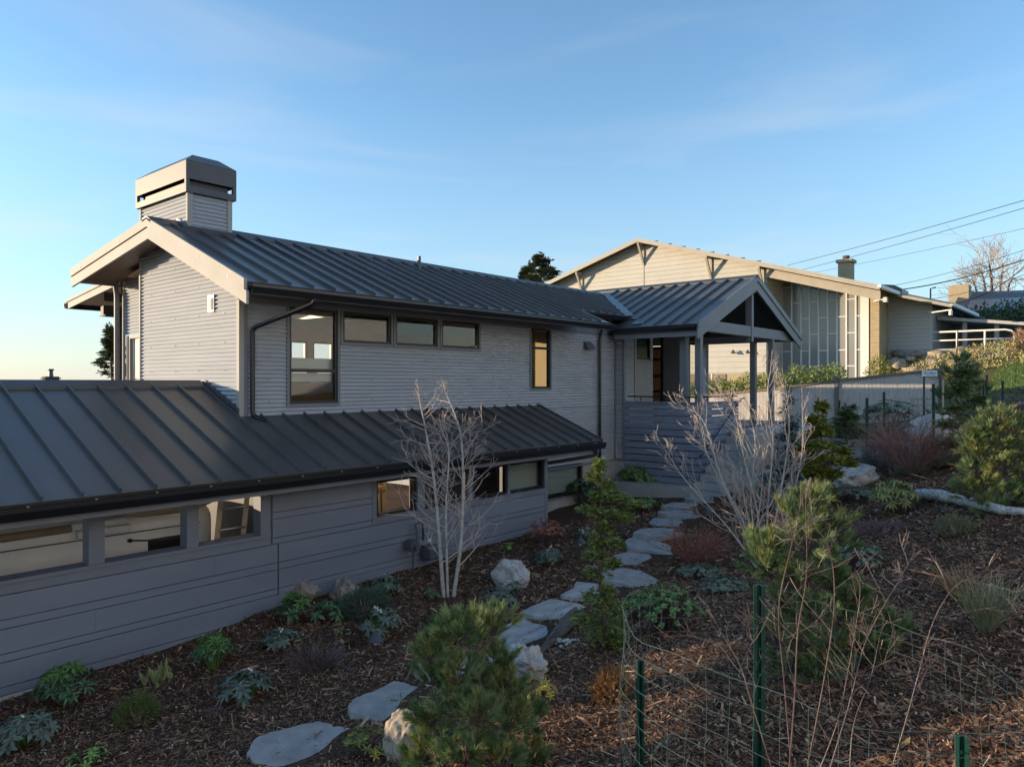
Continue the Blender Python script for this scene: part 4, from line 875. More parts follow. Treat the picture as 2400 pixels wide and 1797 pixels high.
# ------------------------------------------------------------------ board fence between the gardens
fn = thing('board_fence', (31,10,-2), 'weathered grey board fence rising towards the right with capped post', 'fence')
def ftop(Y): return np.interp(Y, [5.4,9.0,11.2,14.2,20], [.55,.14,-.16,-.5,-.9])
Y = 5.4
while Y < 17.5:
    zt = ftop(Y+.07)-.09; MB().box(31.0+(.006 if int(Y*10)%2 else 0),31.025,Y+.004,Y+.142,H(31,Y)-.1,zt).build('board', M['fence'], fn); Y += .145
for ya,yb in ((5.35,9.0),(9.0,11.2),(11.2,14.2),(14.2,17.5)): MB().prism([(30.93,ya,ftop(ya)-.09),(30.93,yb,ftop(yb)-.09),(30.93,yb,ftop(yb)),(30.93,ya,ftop(ya))], (.14,0,0)).build('cap_rail', M['fencecap'], fn)
for Y in (5.35,9.05,13.6):
    p = MB(); p.box(30.9,31.04,Y-.07,Y+.07,-3,ftop(Y)+.06); p.box(30.86,31.08,Y-.11,Y+.11,ftop(Y)+.06,ftop(Y)+.10); p.build('post', M['fencecap'], fn)
fs = thing('fence_sign', (30.9,5.75,.3), 'small white sign board at the top right end of the fence', 'sign')
MB().box(30.895,30.92,5.47,5.98,.24,.46).build('plate', M['sign'], fs)
r3 = random.Random(2)
for k in range(9): MB().box(30.889,30.894,5.90-.045*k-.03,5.90-.045*k,.345,.345+.02+.03*r3.random()).build('letter_stroke', M['ink'], fs)
for k in range(7): MB().box(30.889,30.894,5.86-.05*k-.03,5.86-.05*k,.28,.30).build('letter_stroke', M['ink'], fs)
# ------------------------------------------------------------------ far houses, lines
nb = thing('neighbour_house', tuple(atd(2380,740,75)), 'dark metal roofed house with solar panels behind the terrace hedge', 'house')
def q3(name, pts, d, th, m, par):
    P = [atd(u,v,dd) for (u,v),dd in zip(pts, d)]; return MB().prism(P, Vector(th)).build(name, m, par)
r1 = q3('roof', [(2252,684),(2480,678),(2480,742),(2225,735)], [78,80,70,68], (.2,.1,-.3), M['greyroof'], nb)
q3('solar_array', [(2275,708),(2480,696),(2480,727),(2262,733)], [73.5,75,70.5,68.6], (.1,.05,.2), M['solar'], nb)
for k in range(11): 
    u = 2262+k*15; a = atd(u+3,684,78); b = atd(u-7,704,74.5); MB().bar(a,b,.08,.15).build('standing_seam', M['greyroof'], r1)
c = atd(2250,690,76); MB().box(c.x-.9,c.x+.9,c.y-.9,c.y+.9,c.z-2.5,c.z+.9).build('chimney', M['brick'], nb)
c = atd(2330,745,72); MB().box(c.x-2,c.x+9,c.y-9,c.y+2.5,c.z-4,c.z-.2).build('wall', M['shingle'], nb)
c = atd(119,885,60); nl = thing('distant_house', (c.x,c.y,c.z-5), 'distant chimney with pot just above the left roof ridge', 'house')
nm = MB(); nm.box(c.x-.5,c.x+.5,c.y-.4,c.y+.4,c.z-4,c.z+.1); nm.box(c.x-.6,c.x+.6,c.y-.5,c.y+.5,c.z-.1,c.z+.0); nm.build('chimney', M['shingle'], nl); MB().lathe((c.x,c.y,c.z+.1), [(.2,0),(.16,.45),(.24,.5),(.24,.62)], 10).build('chimney_pot', M['meter'], nl)
MB().prism([(c.x-4,c.y-4,c.z-4),(c.x-4,c.y+4,c.z-4),(c.x-4,c.y,c.z-1.2)], (8,0,0)).build('roof', M['shingle'], nl)
def cable(u0,v0,d0,u1,v1,d1,sag,r,label):
    a = atd(u0,v0,d0); b = atd(u1,v1,d1); P = [a.lerp(b, i/16) - Vector((0,0,sag*4*(i/16)*(1-i/16))) for i in range(17)]
    o = MB().tube(P, r, 4).build('overhead_cable', M['cable'], origin=a); tag(o, label, 'cable', 'overhead cables above the hall'); return o
cable(1845,622,70,2460,452,40,.1,.02,'topmost of the overhead cables crossing the right sky')
cable(1880,632,70,2460,470,40,.1,.018,'second overhead cable from the top in the right sky')
cable(1900,640,70,2460,522,42,.1,.012,'faint thin overhead cable, third from the top at right')
cable(2080,672,55,2460,566,38,.2,.015,'thin overhead cable rising from the hall roof end')
cable(2102,680,44.6,2460,588,36,.25,.030,'thick black service cable from the mast to the right edge')
cable(2105,679,44.6,2430,600,34,1.5,.024,'sagging black service cable below the thick one')
cable(2185,700,60,2460,620,44,.3,.018,'lowest overhead cable passing in front of the bare tree')
# ------------------------------------------------------------------ garden: stones
def upx(x, y, s, ox, oy): return (ox + x*s, oy + y*s)
A1 = (.3617, 500, 1350); A2 = (.308, 1180, 1050)
STN = [
 (A1, [(245,1135),(300,1045),(430,1000),(600,960),(700,948),(770,975),(880,990),(990,1065),(900,1130),(830,1190),(740,1240),(520,1260),(390,1230),(280,1180)], 'large rounded flagstone nearest the camera at the path end', 'stone'),
 (A1, [(893,830),(940,785),(1060,745),(1170,688),(1240,700),(1350,740),(1390,790),(1350,870),(1270,940),(1190,975),(1120,950),(1060,920),(950,890),(905,870)], 'flagstone just left of the foreground pine', 'stone'),
 (A1, [(1320,600),(1345,565),(1450,540),(1600,530),(1780,525),(1840,570),(1800,640),(1650,680),(1500,690),(1400,650)], 'flagstone mostly hidden behind the foreground pine', 'stone2'),
 (A2, [(-40,1470),(30,1350),(130,1300),(190,1325),(430,1385),(400,1430),(250,1520),(150,1570),(70,1580),(0,1530)], 'square whitish flagstone beside the dark driftwood', 'stone2'),
 (A2, [(150,1245),(260,1190),(370,1150),(590,1195),(650,1260),(620,1300),(540,1318),(400,1290),(280,1275)], 'flagstone left of the twisted cypress base', 'stone2'),
 (A2, [(455,1110),(540,1060),(560,1020),(700,1030),(850,1060),(970,1110),(900,1125),(700,1140),(560,1130)], 'pale rough flagstone passing behind the twisted cypress trunk', 'stone2'),
 (A2, [(640,900),(850,905),(1040,935),(1165,1000),(1120,1035),(1000,1040),(850,1010),(700,960)], 'flagstone with soil on its right tip beside the cypress', 'stone'),
 (A2, [(830,850),(850,815),(950,790),(1130,810),(1240,845),(1225,880),(1100,890),(950,878)], 'oval flagstone left of the red twiggy clump', 'stone'),
 (A2, [(940,700),(1000,678),(1150,690),(1330,715),(1345,755),(1310,800),(1200,798),(1080,765),(960,755)], 'broad flagstone touching the red twiggy clump', 'stone'),
 (A2, [(1000,645),(1060,612),(1200,608),(1420,622),(1400,650),(1300,672),(1150,672)], 'long flagstone, fifth below the stair', 'stone'),
 (A2, [(1120,565),(1150,530),(1260,535),(1470,565),(1450,598),(1300,590),(1180,580)], 'light grey flagstone, fourth below the stair', 'stone'),
 (A2, [(1180,480),(1300,470),(1440,472),(1560,495),(1520,525),(1350,515),(1220,500)], 'narrow flagstone, third below the stair', 'stone'),
 (A2, [(1210,437),(1300,412),(1430,418),(1600,440),(1590,465),(1430,458),(1280,447)], 'narrow flagstone, second below the stair', 'stone'),
 (A2, [(1390,378),(1460,358),(1600,370),(1700,395),(1650,415),(1500,400)], 'topmost flagstone at the foot of the stair', 'stone'),
]
rs = random.Random(11); STONE_POLY = []
for (s, ox, oy), pts, lab, mk in STN:
    px = [upx(x, y, s, ox, oy) for x, y in pts]; c = G(sum(p[0] for p in px)/len(px), sum(p[1] for p in px)/len(px))
    P = []
    zt = c.z + .028
    q = [onZ(u, v, zt) for u, v in px]
    qc = sum(q, Vector())/len(q); q = [qc + (k_-qc)*1.07 for k_ in q]
    # smooth, slightly ragged outline
    for i in range(len(q)):
        a, b, d_, e = q[i-1], q[i], q[(i+1) % len(q)], q[(i+2) % len(q)]
        for k in range(5):
            t = k/5; P.append((0.5*((2*b) + (-a+d_)*t + (2*a-5*b+4*d_-e)*t*t + (-a+3*b-3*d_+e)*t**3)).lerp(b.lerp(d_,t),.65) + Vector((rs.uniform(-.013,.013), rs.uniform(-.013,.013), 0)))
    STONE_POLY.append([(p.x, p.y) for p in P])
    bm = bmesh.new(); vs_ = [bm.verts.new(p - c) for p in P]; f_ = bm.faces.new(vs_)
    if f_.normal.z < 0: f_.normal_flip()
    r = bmesh.ops.extrude_face_region(bm, geom=[f_]); 
    for v_ in r['geom']:
        if isinstance(v_, bmesh.types.BMVert): v_.co.z -= .12; v_.co.x *= 1.02; v_.co.y *= 1.02
    bmesh.ops.recalc_face_normals(bm, faces=bm.faces)
    me = bpy.data.meshes.new('flagstone'); bm.to_mesh(me); bm.free(); me.materials.append(M[mk]); o = bpy.data.objects.new('flagstone', me); COL.objects.link(o); o.location = c
    bv = o.modifiers.new('b', 'BEVEL'); bv.width = .006; bv.segments = 2; bv.limit_method = 'ANGLE'
    tag(o, lab, 'flagstone', 'stepping stones of the garden path')
from mathutils import noise as mnoise
def boulder(u, v, w_, d_, h_, m, label, seed, rot=0, name='boulder', sink=.25, ang=.25, parent=None, pos=None, n=5):
    c = pos if pos is not None else G(u, v); bm = bmesh.new(); bmesh.ops.create_icosphere(bm, subdivisions=n, radius=1)
    rr = random.Random(seed); cuts = []
    for k in range(7):
        nn = Vector((rr.uniform(-1,1), rr.uniform(-1,1), rr.uniform(-.3,1))).normalized(); cuts.append((nn, rr.uniform(.62,.9)))
    for p in bm.verts:
        co = p.co.copy()
        for nn, dd in cuts:
            e = co.dot(nn) - dd
            if e > 0: co -= nn*e*.85
        k = mnoise.noise(co*1.6 + Vector((seed*3.1,0,0)))*ang + mnoise.noise(co*4.2 + Vector((0,seed*1.7,0)))*ang*.4 - abs(mnoise.noise(co*3.1 + Vector((seed*2.3,1,0))))*ang*.45 + mnoise.noise(co*11 + Vector((0,0,seed)))*ang*.14
        co *= 1 + k
        p.co = Matrix.Rotation(rot, 3, 'Z') @ Vector((co.x*w_/2, co.y*d_/2, co.z*h_*.62 + h_*(.5-sink)))
    me = bpy.data.meshes.new(name); bm.to_mesh(me); bm.free(); me.materials.append(m); me.polygons.foreach_set('use_smooth', [True]*len(me.polygons))
    o = bpy.data.objects.new(name, me); COL.objects.link(o)
    if parent is None: o.location = c; tag(o, label, 'boulder' if name == 'boulder' else name)
    else: o.parent = parent; o.location = c - ORI[parent.name]
    return o
boulder(1200,1365,.82,.62,.46,M['rockw'],'big bluish white boulder right of the bare silver tree',3,.5)
boulder(1235,1580,.62,.40,.34,M['rockw'],'craggy white boulder at the end of the dark driftwood',8,.9,ang=.45)
boulder(712,1400,.62,.50,.40,M['rockg'],'grey brown boulder against the siding corner',5,.3)
boulder(805,1395,.46,.4,.32,M['rockg'],'small brown boulder behind the dark juniper',6,.1)
boulder(955,1760,.42,.35,.45,M['rockc'],'cream boulder left of the foreground pine',9,.3)
boulder(2005,1135,1.25,.7,.55,M['rockw'],'oblong white boulder with dark grey end on the mulch slope',12,-.4)
boulder(1965,1095,.5,.4,.42,M['rockw'],'white boulder behind the golden cypress trunk',13,.2)
boulder(1900,1110,.42,.35,.36,M['rockg'],'dark grey boulder left of the golden cypress trunk',14,.2)
boulder(1800,1140,1.05,.6,.45,M['rockw'],'pale boulder beside the lowest stair step',15,-.3)
boulder(1865,1143,.45,.35,.22,M['rockg'],'small flat grey stone right of the stair boulder',16,-.3)
boulder(2200,1030,1.75,1.0,.85,M['rockw'],'largest white boulder behind the wire cage and stakes',17,-.5,n=4)
rp = random.Random(5)
for i,(x,y) in enumerate([(420,1482),(465,1480),(492,1472),(500,1490),(530,1468),(560,1472),(480,1505),(440,1518)]):
    u, v = upx(x,y,*A2); s_ = .075 if i == 0 else .04+.02*rp.random()
    o = boulder(u,v,s_*1.4,s_,s_*.9,M['pebble'],'',40+i,rp.random()*3,name='pebble',n=2,ang=.1); tag(o,'%s beside the dark driftwood' % ('largest cream pebble, leftmost of the cluster','second cream pebble from the left in the cluster','cream pebble at the top middle of the cluster','cream pebble in the centre of the cluster','second cream pebble from the right in the cluster','rightmost cream pebble of the cluster','cream pebble below the middle of the cluster','lowest cream pebble of the cluster')[i],'pebble','pebbles beside the driftwood')
# driftwood
def log(name, pts, rad, m, label, n=12, seed=1):
    rr = random.Random(seed); P = []; Rd = []
    for i in range(len(pts)-1):
        for k in range(6):
            t = k/6; P.append(Vector(pts[i]).lerp(Vector(pts[i+1]), t) + Vector((rr.uniform(-1,1),rr.uniform(-1,1),rr.uniform(-1,1)))*.012); Rd.append((rad[i]*(1-t)+rad[i+1]*t)*rr.uniform(.92,1.08))
    P.append(Vector(pts[-1])); Rd.append(rad[-1]); o = MB().tube(P, Rd, n).build(name, m, origin=P[0], smooth=True); return o
def gp(u, v, l=0): p = G(u, v); p.z += l; return p
dw = thing('driftwood_log', tuple(gp(1330,1480)), 'dark grey driftwood branch lying between flagstone and cypress', 'driftwood')
def logp(par, name, pts, rad, m, n=12, seed=1):
    rr = random.Random(seed); P = []; Rd = []
    for i in range(len(pts)-1):
        for k in range(6):
            t = k/6; P.append(Vector(pts[i]).lerp(Vector(pts[i+1]), t) + Vector((rr.uniform(-1,1),rr.uniform(-1,1),rr.uniform(-1,1)))*rad[i]*.14); Rd.append((rad[i]*(1-t)+rad[i+1]*t)*rr.uniform(.88,1.1))
    P.append(Vector(pts[-1])); Rd.append(rad[-1]); return MB().tube(P, Rd, n).build(name, m, par, smooth=True)
logp(dw,'stem',[gp(1240,1560,.02),gp(1290,1515,.05),gp(1330,1478,.07),gp(1362,1452,.05)],[.02,.05,.085,.05],M['drift2']); logp(dw,'side_branch',[gp(1275,1525,.07),gp(1320,1480,.14),gp(1350,1450,.13)],[.015,.035,.03],M['drift2'],8,2)
d2 = thing('driftwood_log', tuple(gp(2280,1200)), 'long silver driftwood trunk lying on the right slope', 'driftwood')
logp(d2,'stem',[gp(2150,1172,.10),gp(2200,1178,.12),gp(2260,1190,.10),gp(2310,1204,.10),gp(2350,1212,.10)],[.09,.085,.075,.07,.06],M['drift'],14,3)
logp(d2,'side_branch',[gp(2310,1204,.10),gp(2345,1190,.14),gp(2395,1182,.16),gp(2460,1172,.2)],[.06,.06,.055,.03],M['drift'],12,4); logp(d2,'side_branch',[gp(2345,1212,.09),gp(2400,1212,.07),gp(2470,1205,.05)],[.06,.05,.02],M['drift'],10,5)
# ------------------------------------------------------------------ mulch chips
rg = np.random.default_rng(3)
def scatter(n, dmin, dmax, umin=-60, umax=2460, pw=1.6):
    uu = rg.uniform(umin, umax, n); dd = dmin + (dmax-dmin)*rg.random(n)**pw
    t = (uu-1200)/FOC; X = dd*(CT+ST*t); Y = dd*(ST-CT*t); return X, Y
def in_poly(X, Y, poly):
    ins = np.zeros(len(X), bool); n = len(poly)
    for i in range(n):
        x1,y1 = poly[i]; x2,y2 = poly[(i+1)%n]; c = ((y1 > Y) != (y2 > Y)) & (X < (x2-x1)*(Y-y1)/(y2-y1+1e-12)+x1); ins ^= c
    return ins
def chips(name, X, Y, Lm, Wm, m):
    keep = (Y < 9.33) & ~((X > 16.2) & (Y > 6.7) & (X < 19)) & (X < 21.5) & ~inside_house(X, Y) & ~((X > 12.2) & (Y > 9.3) & (Y > 10.5))
    lucky = rg.random(len(X)) < .05
    for p in STONE_POLY: keep &= ~in_poly(X, Y, p) | lucky
    X = X[keep]; Y = Y[keep]; n = len(X); Z = Hn(X, Y) + rg.uniform(.002,.016,n)
    for p in STONE_POLY: Z = np.where(in_poly(X, Y, p), Z + .028, Z)
    a = rg.uniform(0, 2*np.pi, n); ti = rg.normal(0,.32,n); ro = rg.normal(0,.45,n); Ln = Lm*rg.lognormal(0,.62,n); Wd = np.minimum(Wm*rg.lognormal(0,.4,n), Ln*.6)
    dx = np.stack([np.cos(a)*np.cos(ti), np.sin(a)*np.cos(ti), np.sin(ti)],1)*Ln[:,None]/2; sx_ = np.stack([-np.sin(a)*np.cos(ro), np.cos(a)*np.cos(ro), np.sin(ro)],1)*Wd[:,None]/2
    C = np.stack([X,Y,Z],1); j = rg.uniform(.6,1.2,(n,1)); V = np.stack([C-dx-sx_*j, C+dx-sx_, C+dx*j+sx_*.7, C-dx*.9+sx_],1).reshape(-1,3)
    o = grid_mesh(name, V, np.arange(4*n).reshape(-1,4), m); return o
def chip_mat():
    m = bpy.data.materials.new('mulch_chip'); m.use_nodes = True; n = m.node_tree.nodes; l = m.node_tree.links.new; b = n['Principled BSDF']; b.inputs['Roughness'].default_value = .8; b.inputs['Specular IOR Level'].default_value = .3
    g = n.new('ShaderNodeNewGeometry'); c = n.new('ShaderNodeValToRGB'); e = c.color_ramp.elements; e[0].position = 0; e[0].color = (.038,.021,.014,1); e[1].position = 1; e[1].color = (.50,.38,.26,1)
    for p, k in ((.30,(.11,.058,.035,1)),(.65,(.21,.115,.068,1)),(.88,(.34,.205,.125,1)),(.96,(.46,.32,.21,1))): q_ = e.new(p); q_.color = k
    l(g.outputs['Random Per Island'], c.inputs[0]); l(c.outputs[0], b.inputs['Base Color']); return m
MC = chip_mat()
X1_, Y1_ = scatter(120000, 3.0, 10.5, pw=1.15); ch1 = chips('mulch_chips', X1_, Y1_, .042, .011, MC); tag(ch1, 'brown bark mulch chips covering the near planting beds', 'mulch'); ch1['kind'] = 'stuff'
X2_, Y2_ = scatter(70000, 9.5, 22, 500, 2460, 1.0); ch2 = chips('mulch_chips', X2_, Y2_, .055, .017, MC); tag(ch2, 'brown bark mulch chips covering the far planting beds', 'mulch'); ch2['kind'] = 'stuff'

X3_, Y3_ = scatter(1500, 3.0, 14, pw=1.1); lf = chips('fallen_leaves', X3_, Y3_, .05, .030, mat('fallen_leaf', (0.30,0.19,0.10), .8, island=.5, hue=.03)); tag(lf, 'tan fallen leaves scattered thinly over the mulch', 'fallen leaves'); lf['kind'] = 'stuff'
X4_, Y4_ = scatter(1600, 3.0, 14, pw=1.1); tw_ = chips('fallen_twigs', X4_, Y4_, .14, .0055, mat('fallen_twig', (0.34,0.26,0.19), .8, island=.5)); tag(tw_, 'thin broken twigs scattered over the mulch', 'twigs'); tw_['kind'] = 'stuff'
# ------------------------------------------------------------------ plants
def rv(r): 
    while True:
        p = Vector((r.uniform(-1,1), r.uniform(-1,1), r.uniform(-1,1)))
        if 0.01 < p.length < 1: return p.normalized()
def bez(pts, n=4):
    P = [Vector(p) for p in pts]; out = []
    for i in range(len(P)-1):
        a = P[max(i-1,0)]; b = P[i]; c = P[i+1]; d = P[min(i+2,len(P)-1)]
        for k in range(n):
            t = k/n; out.append(0.5*((2*b)+(-a+c)*t+(2*a-5*b+4*c-d)*t*t+(-a+3*b-3*c+d)*t**3))
    out.append(P[-1]); return out
MINR = [.0022]
def twig(mb, r, p, d, ln, rad, lvl, up=.25, n=3, spread=.75, jit=.12, sub=4):
    P = [p]; q = p.copy(); dd = d.normalized(); m = 4 if lvl > 0 else 3
    for k in range(m):
        dd = (dd + rv(r)*jit + Vector((0,0,up*.22))).normalized(); q = q + dd*ln/m; P.append(q.copy())
    mb.tube(P, [max(rad*(1-.7*i/m), MINR[0]) for i in range(m+1)], n if rad < .008 else 5, cap=False)
    if lvl > 0:
        for k in range(sub + r.randint(-1,1)):
            t = r.uniform(.22,.98); i = min(int(t*m), m-1); b = P[i].lerp(P[i+1], t*m-i); ax = (P[i+1]-P[i]).normalized()
            sd = (rv(r) - ax*0); sd = (sd - ax*sd.dot(ax)).normalized()
            twig(mb, r, b, (ax + sd*spread), ln*r.uniform(.35,.68), rad*.55, lvl-1, up, 3, spread, jit, max(2, sub-1))
    elif r.random() < .5:
        for k in range(2): # buds
            t = r.uniform(.4,1); b = P[0].lerp(P[-1], t); mb.dia(b, (d.normalized()+rv(r)*.6).normalized(), rv(r), MINR[0]*5, MINR[0]*2.2)
def bare_tree(name, label, stems, depth, seed, rbase, nb, bl, mats=('bark','twig'), lvl=2, group=None, up=.35, zj=.12, start=.15, spread=.8, sub=4, radtip=.25, cat='tree', lean=0.5):
    r = random.Random(seed); base = atd(stems[0][0][0], stems[0][0][1], depth); base.z = H(base.x, base.y)
    t = thing(name, tuple(base), label, cat, group)
    for si, st_ in enumerate(stems):
        tr = MB(); cw = MB()
        off = r.uniform(-zj, zj); pts = []
        for i, (u, v) in enumerate(st_):
            f_ = i/(len(st_)-1); pts.append(atd(u, v, depth + off*f_*2 + (0 if i else 0)))
        pts[0].z = min(pts[0].z, H(pts[0].x, pts[0].y)-.03)
        P = bez(pts, 5); n = len(P); rb = rbase*(1 if si == 0 else r.uniform(.65,.95))
        tr.tube(P, [rb*(1-(1-radtip)*i/(n-1)) for i in range(n)], 8, cap=False)
        for k in range(nb):
            f_ = start + (1-start)*((k+r.random())/nb); i = min(int(f_*(n-1)), n-2); b = P[i].lerp(P[i+1], f_*(n-1)-i); ax = (P[i+1]-P[i]).normalized()
            a = r.uniform(0, 2*math.pi); _, xx, yy = frame(ax); sd = xx*math.cos(a)+yy*math.sin(a)
            twig(cw, r, b, ax*lean + sd*spread, bl*(1.15-f_*.75)*r.uniform(.55,1.15), rb*(.42-.22*f_), lvl, up, 3, .75, .14, sub)
        twig(cw, r, P[-1], (P[-1]-P[-2]), bl*.35, rb*radtip, 1, up, 3, .6, .1, 3)
        tro = tr.build('trunk', M[mats[0]], t, smooth=True); cw.build('branches', M[mats[1]], tro)
    return t
MINR[0] = .0028
bare_tree('bare_tree', 'two-stemmed silver bare tree in front of the slate siding', [[(1040,1388),(1030,1270),(1018,1130),(1000,1020),(985,945)],[(1062,1384),(1080,1270),(1085,1120),(1078,1010),(1046,922)],[(1050,1330),(1045,1200),(1052,1060),(1035,1010)]], 10.9, 3, .033, 26, .78, lvl=2, sub=3)
bare_tree('bare_tree', 'many-stemmed bare tree with sunlit pink tips before the porch guard', [[(1778,1340),(1745,1230),(1690,1120),(1655,1000),(1612,945)],[(1788,1342),(1775,1200),(1745,1080),(1720,960),(1690,930)],[(1795,1340),(1800,1180),(1812,1030),(1800,920),(1806,868)],[(1782,1345),(1710,1240),(1610,1130),(1558,1052)],[(1800,1342),(1850,1190),(1880,1060),(1880,950)],[(1790,1335),(1840,1230),(1900,1160)],[(1785,1340),(1760,1180),(1770,1040),(1755,960)],[(1792,1340),(1830,1150),(1850,1000),(1840,900)],[(1780,1340),(1725,1200),(1660,1070),(1640,980)]], 10.7, 7, .020, 14, .70, lvl=2, sub=3, lean=.9, spread=.55)
bare_tree('bare_tree', 'low grey multi-stemmed bare tree behind the pink-tipped one', [[(1762,1240),(1745,1170),(1735,1080)],[(1772,1242),(1785,1150),(1790,1060)],[(1768,1240),(1815,1165),(1850,1090)],[(1757,1240),(1715,1180),(1690,1130)]], 13.0, 9, .022, 10, .5, lvl=2, sub=3)
MINR[0] = .0016
# foreground caged shrub: dark glossy stems
bare_tree('caged_shrub', 'leafless maroon-stemmed shrub inside the foreground wire cage', [[(1845,1850),(1862,1640),(1870,1480),(1890,1350),(1888,1185)],[(1860,1850),(1838,1600),(1825,1430),(1850,1300),(1868,1230)],[(1880,1850),(1930,1600),(1955,1420),(1945,1290),(1905,1230)],[(1930,1850),(1990,1650),(2030,1500),(2100,1370),(2130,1320)],[(2075,1850),(2120,1700),(2150,1590),(2190,1450),(2250,1365),(2330,1350)],[(1830,1850),(1760,1640),(1735,1560),(1690,1480)],[(1900,1850),(1960,1700),(1990,1560),(2010,1440)],[(1990,1850),(2000,1700),(2040,1590),(2060,1500)]], 4.35, 21, .0058, 9, .48, ('redbark','redbark'), lvl=2, sub=2, up=.1, start=.25, zj=.25, cat='shrub', lean=.5, radtip=.4)
MINR[0] = .016
bare_tree('far_bare_tree', 'broad leafless tree on the skyline above the grey roofed house', [[(2330,740),(2325,690),(2322,640),(2318,618)],[(2330,738),(2290,690),(2268,660)],[(2332,738),(2360,690),(2385,655)],[(2330,735),(2310,680),(2290,640)],[(2332,735),(2345,670),(2352,640)]], 85, 31, .20, 18, 5.0, ('pinebark','twig'), lvl=2, sub=4, zj=2.0, start=.1)
MINR[0] = .0022
# ---- pines: bottle-brush shoots
def shoot(mb, r, p, d, ln, nl, n, wn):
    d = d.normalized(); _, x, y = frame(d)
    for k in range(n):
        f_ = r.random()**.8; a = r.uniform(0, 2*math.pi); s = x*math.cos(a)+y*math.sin(a); op = r.uniform(.35,.95)*(1-.45*f_)
        nd = (d*(1-.35*op) + s*op).normalized(); q = p + d*ln*f_
        sd = nd.cross(rv(r)); sd.normalize(); mb.needle(q, nd, nl*r.uniform(.75,1.1), wn, sd)
def pine(name, label, base, height, blobs, seed, mats, nl=.10, n=90, wn=.0032, nsh=16, dens=1.0, trunk_r=.03, top=None):
    """blobs: (u,v,depth,radius) foliage pads placed along the branches"""
    r = random.Random(seed); t = thing(name, tuple(base), label, 'pine'); br = MB(); fo = MB(); fo2 = MB(); fo3 = MB()
    top = top or base + Vector((0,0,height)); br.tube(bez([base-Vector((0,0,.05)), base.lerp(top,.35)+rv(r)*.03, base.lerp(top,.7)+rv(r)*.03, top], 4), [trunk_r*(1-.7*i/12) for i in range(13)], 8)
    for (c, rad) in blobs:
        f_ = max(.05, min(.95, (c.z-base.z)/height - .12)); a = base.lerp(top, f_); br.tube(bez([a, a.lerp(c,.5)-Vector((0,0,.03)), c-Vector((0,0,rad*.4))], 3), [trunk_r*.45,.012,.012,.011,.010,.009,.008][:7], 5, cap=False)
        for k in range(int(nsh*dens)):
            dv = rv(r); dv.z = abs(dv.z)*.9 + .05 if r.random() < .8 else dv.z; dv.normalize(); p = c + Vector((dv.x, dv.y, dv.z*.75))*rad*r.uniform(.35,.85)
            d = (dv + Vector((0,0,.75))).normalized()
            br.tube([c-Vector((0,0,rad*.3)), p], [.006,.004], 3, cap=False)
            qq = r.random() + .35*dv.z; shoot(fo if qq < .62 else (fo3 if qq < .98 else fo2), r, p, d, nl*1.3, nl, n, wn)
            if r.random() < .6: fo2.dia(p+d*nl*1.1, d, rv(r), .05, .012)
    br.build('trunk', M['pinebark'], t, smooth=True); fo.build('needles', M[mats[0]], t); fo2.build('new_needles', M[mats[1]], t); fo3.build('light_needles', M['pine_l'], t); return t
def padlist(L, sc=1715): return [(atd(u, v, d), rad*d/sc) for u, v, d, rad in L]
b = G(1120,1790); D = 5.25; b = atd(1120,1800,D); b.z = H(b.x,b.y)
pine('pine', 'young pine in the foreground left of centre, cut by the lower frame edge', b, 1.15, padlist([(1120,1490,D,62),(1065,1495,D,52),(1160,1475,D+.1,48),(1010,1540,D-.1,34),(1015,1590,D,36),(1075,1590,D-.15,46),(1165,1560,D+.15,40),(1190,1620,D,44),(1060,1660,D-.2,48),(1120,1680,D-.3,50),(1185,1700,D-.15,56),(1010,1690,D,36),(1240,1690,D+.1,36),(1020,1760,D-.1,52),(1090,1770,D-.3,56),(1170,1790,D-.3,60),(1235,1780,D,42),(985,1790,D+.1,36),(1150,1615,D+.2,34)]), 2, ('pine','pine_y'), .078, 125, .0062, 19)
D = 6.0; b = atd(1900,1592,D); b.z = H(b.x,b.y)
pine('pine', 'tall dark pine behind the wire cage and green post', b, 1.62, padlist([(1905,1185,D,34),(1880,1225,D,52),(1940,1235,D,50),(1890,1280,D-.1,50),(1945,1285,D,46),(1800,1290,D,34),(1795,1330,D,36),(1835,1350,D,40),(1880,1360,D-.1,50),(1945,1370,D,54),(1985,1400,D,44),(1850,1430,D,52),(1905,1440,D-.2,54),(1965,1450,D,52),(2010,1440,D+.1,40),(1820,1500,D,46),(1880,1510,D-.2,54),(1945,1520,D-.1,54),(2000,1520,D,46),(2045,1530,D,44),(2085,1480,D,36),(1850,1570,D-.1,50),(1920,1590,D-.2,54),(1990,1590,D,50),(2050,1580,D,44)]), 3, ('pine','pine_y'), .088, 120, .0068, 18)
D = 10.3; b = atd(2340,1190,D); b.z = H(b.x,b.y)
pine('pine', 'sunlit yellow-green pine at the right edge above the driftwood', b, 1.5, padlist([(2335,985,D,40),(2370,1020,D,46),(2310,1020,D,34),(2345,1050,D,46),(2280,1045,D,26),(2300,1075,D,40),(2395,1060,D,46),(2350,1100,D,52),(2290,1110,D,36),(2400,1120,D,48),(2300,1150,D,40),(2270,1160,D,30),(2350,1165,D-.1,50),(2325,1195,D-.2,36),(2400,1180,D,46),(2430,1090,D,50),(2440,1160,D,50)]), 5, ('pine_y','pine'), .10, 95, .0105, 18)
D = 20; b = atd(2245,1035,D); b.z = H(b.x,b.y)
pine('pine', 'upright dark pine at the end of the board fence', b, 2.6, padlist([(2248,852,D,22),(2230,880,D,22),(2272,885,D,24),(2250,910,D,30),(2290,920,D,24),(2215,930,D,22),(2245,950,D,36),(2290,960,D,30),(2205,975,D,22),(2250,990,D,36),(2300,1000,D,30)]), 6, ('pine','mound'), .13, 75, .016, 16)
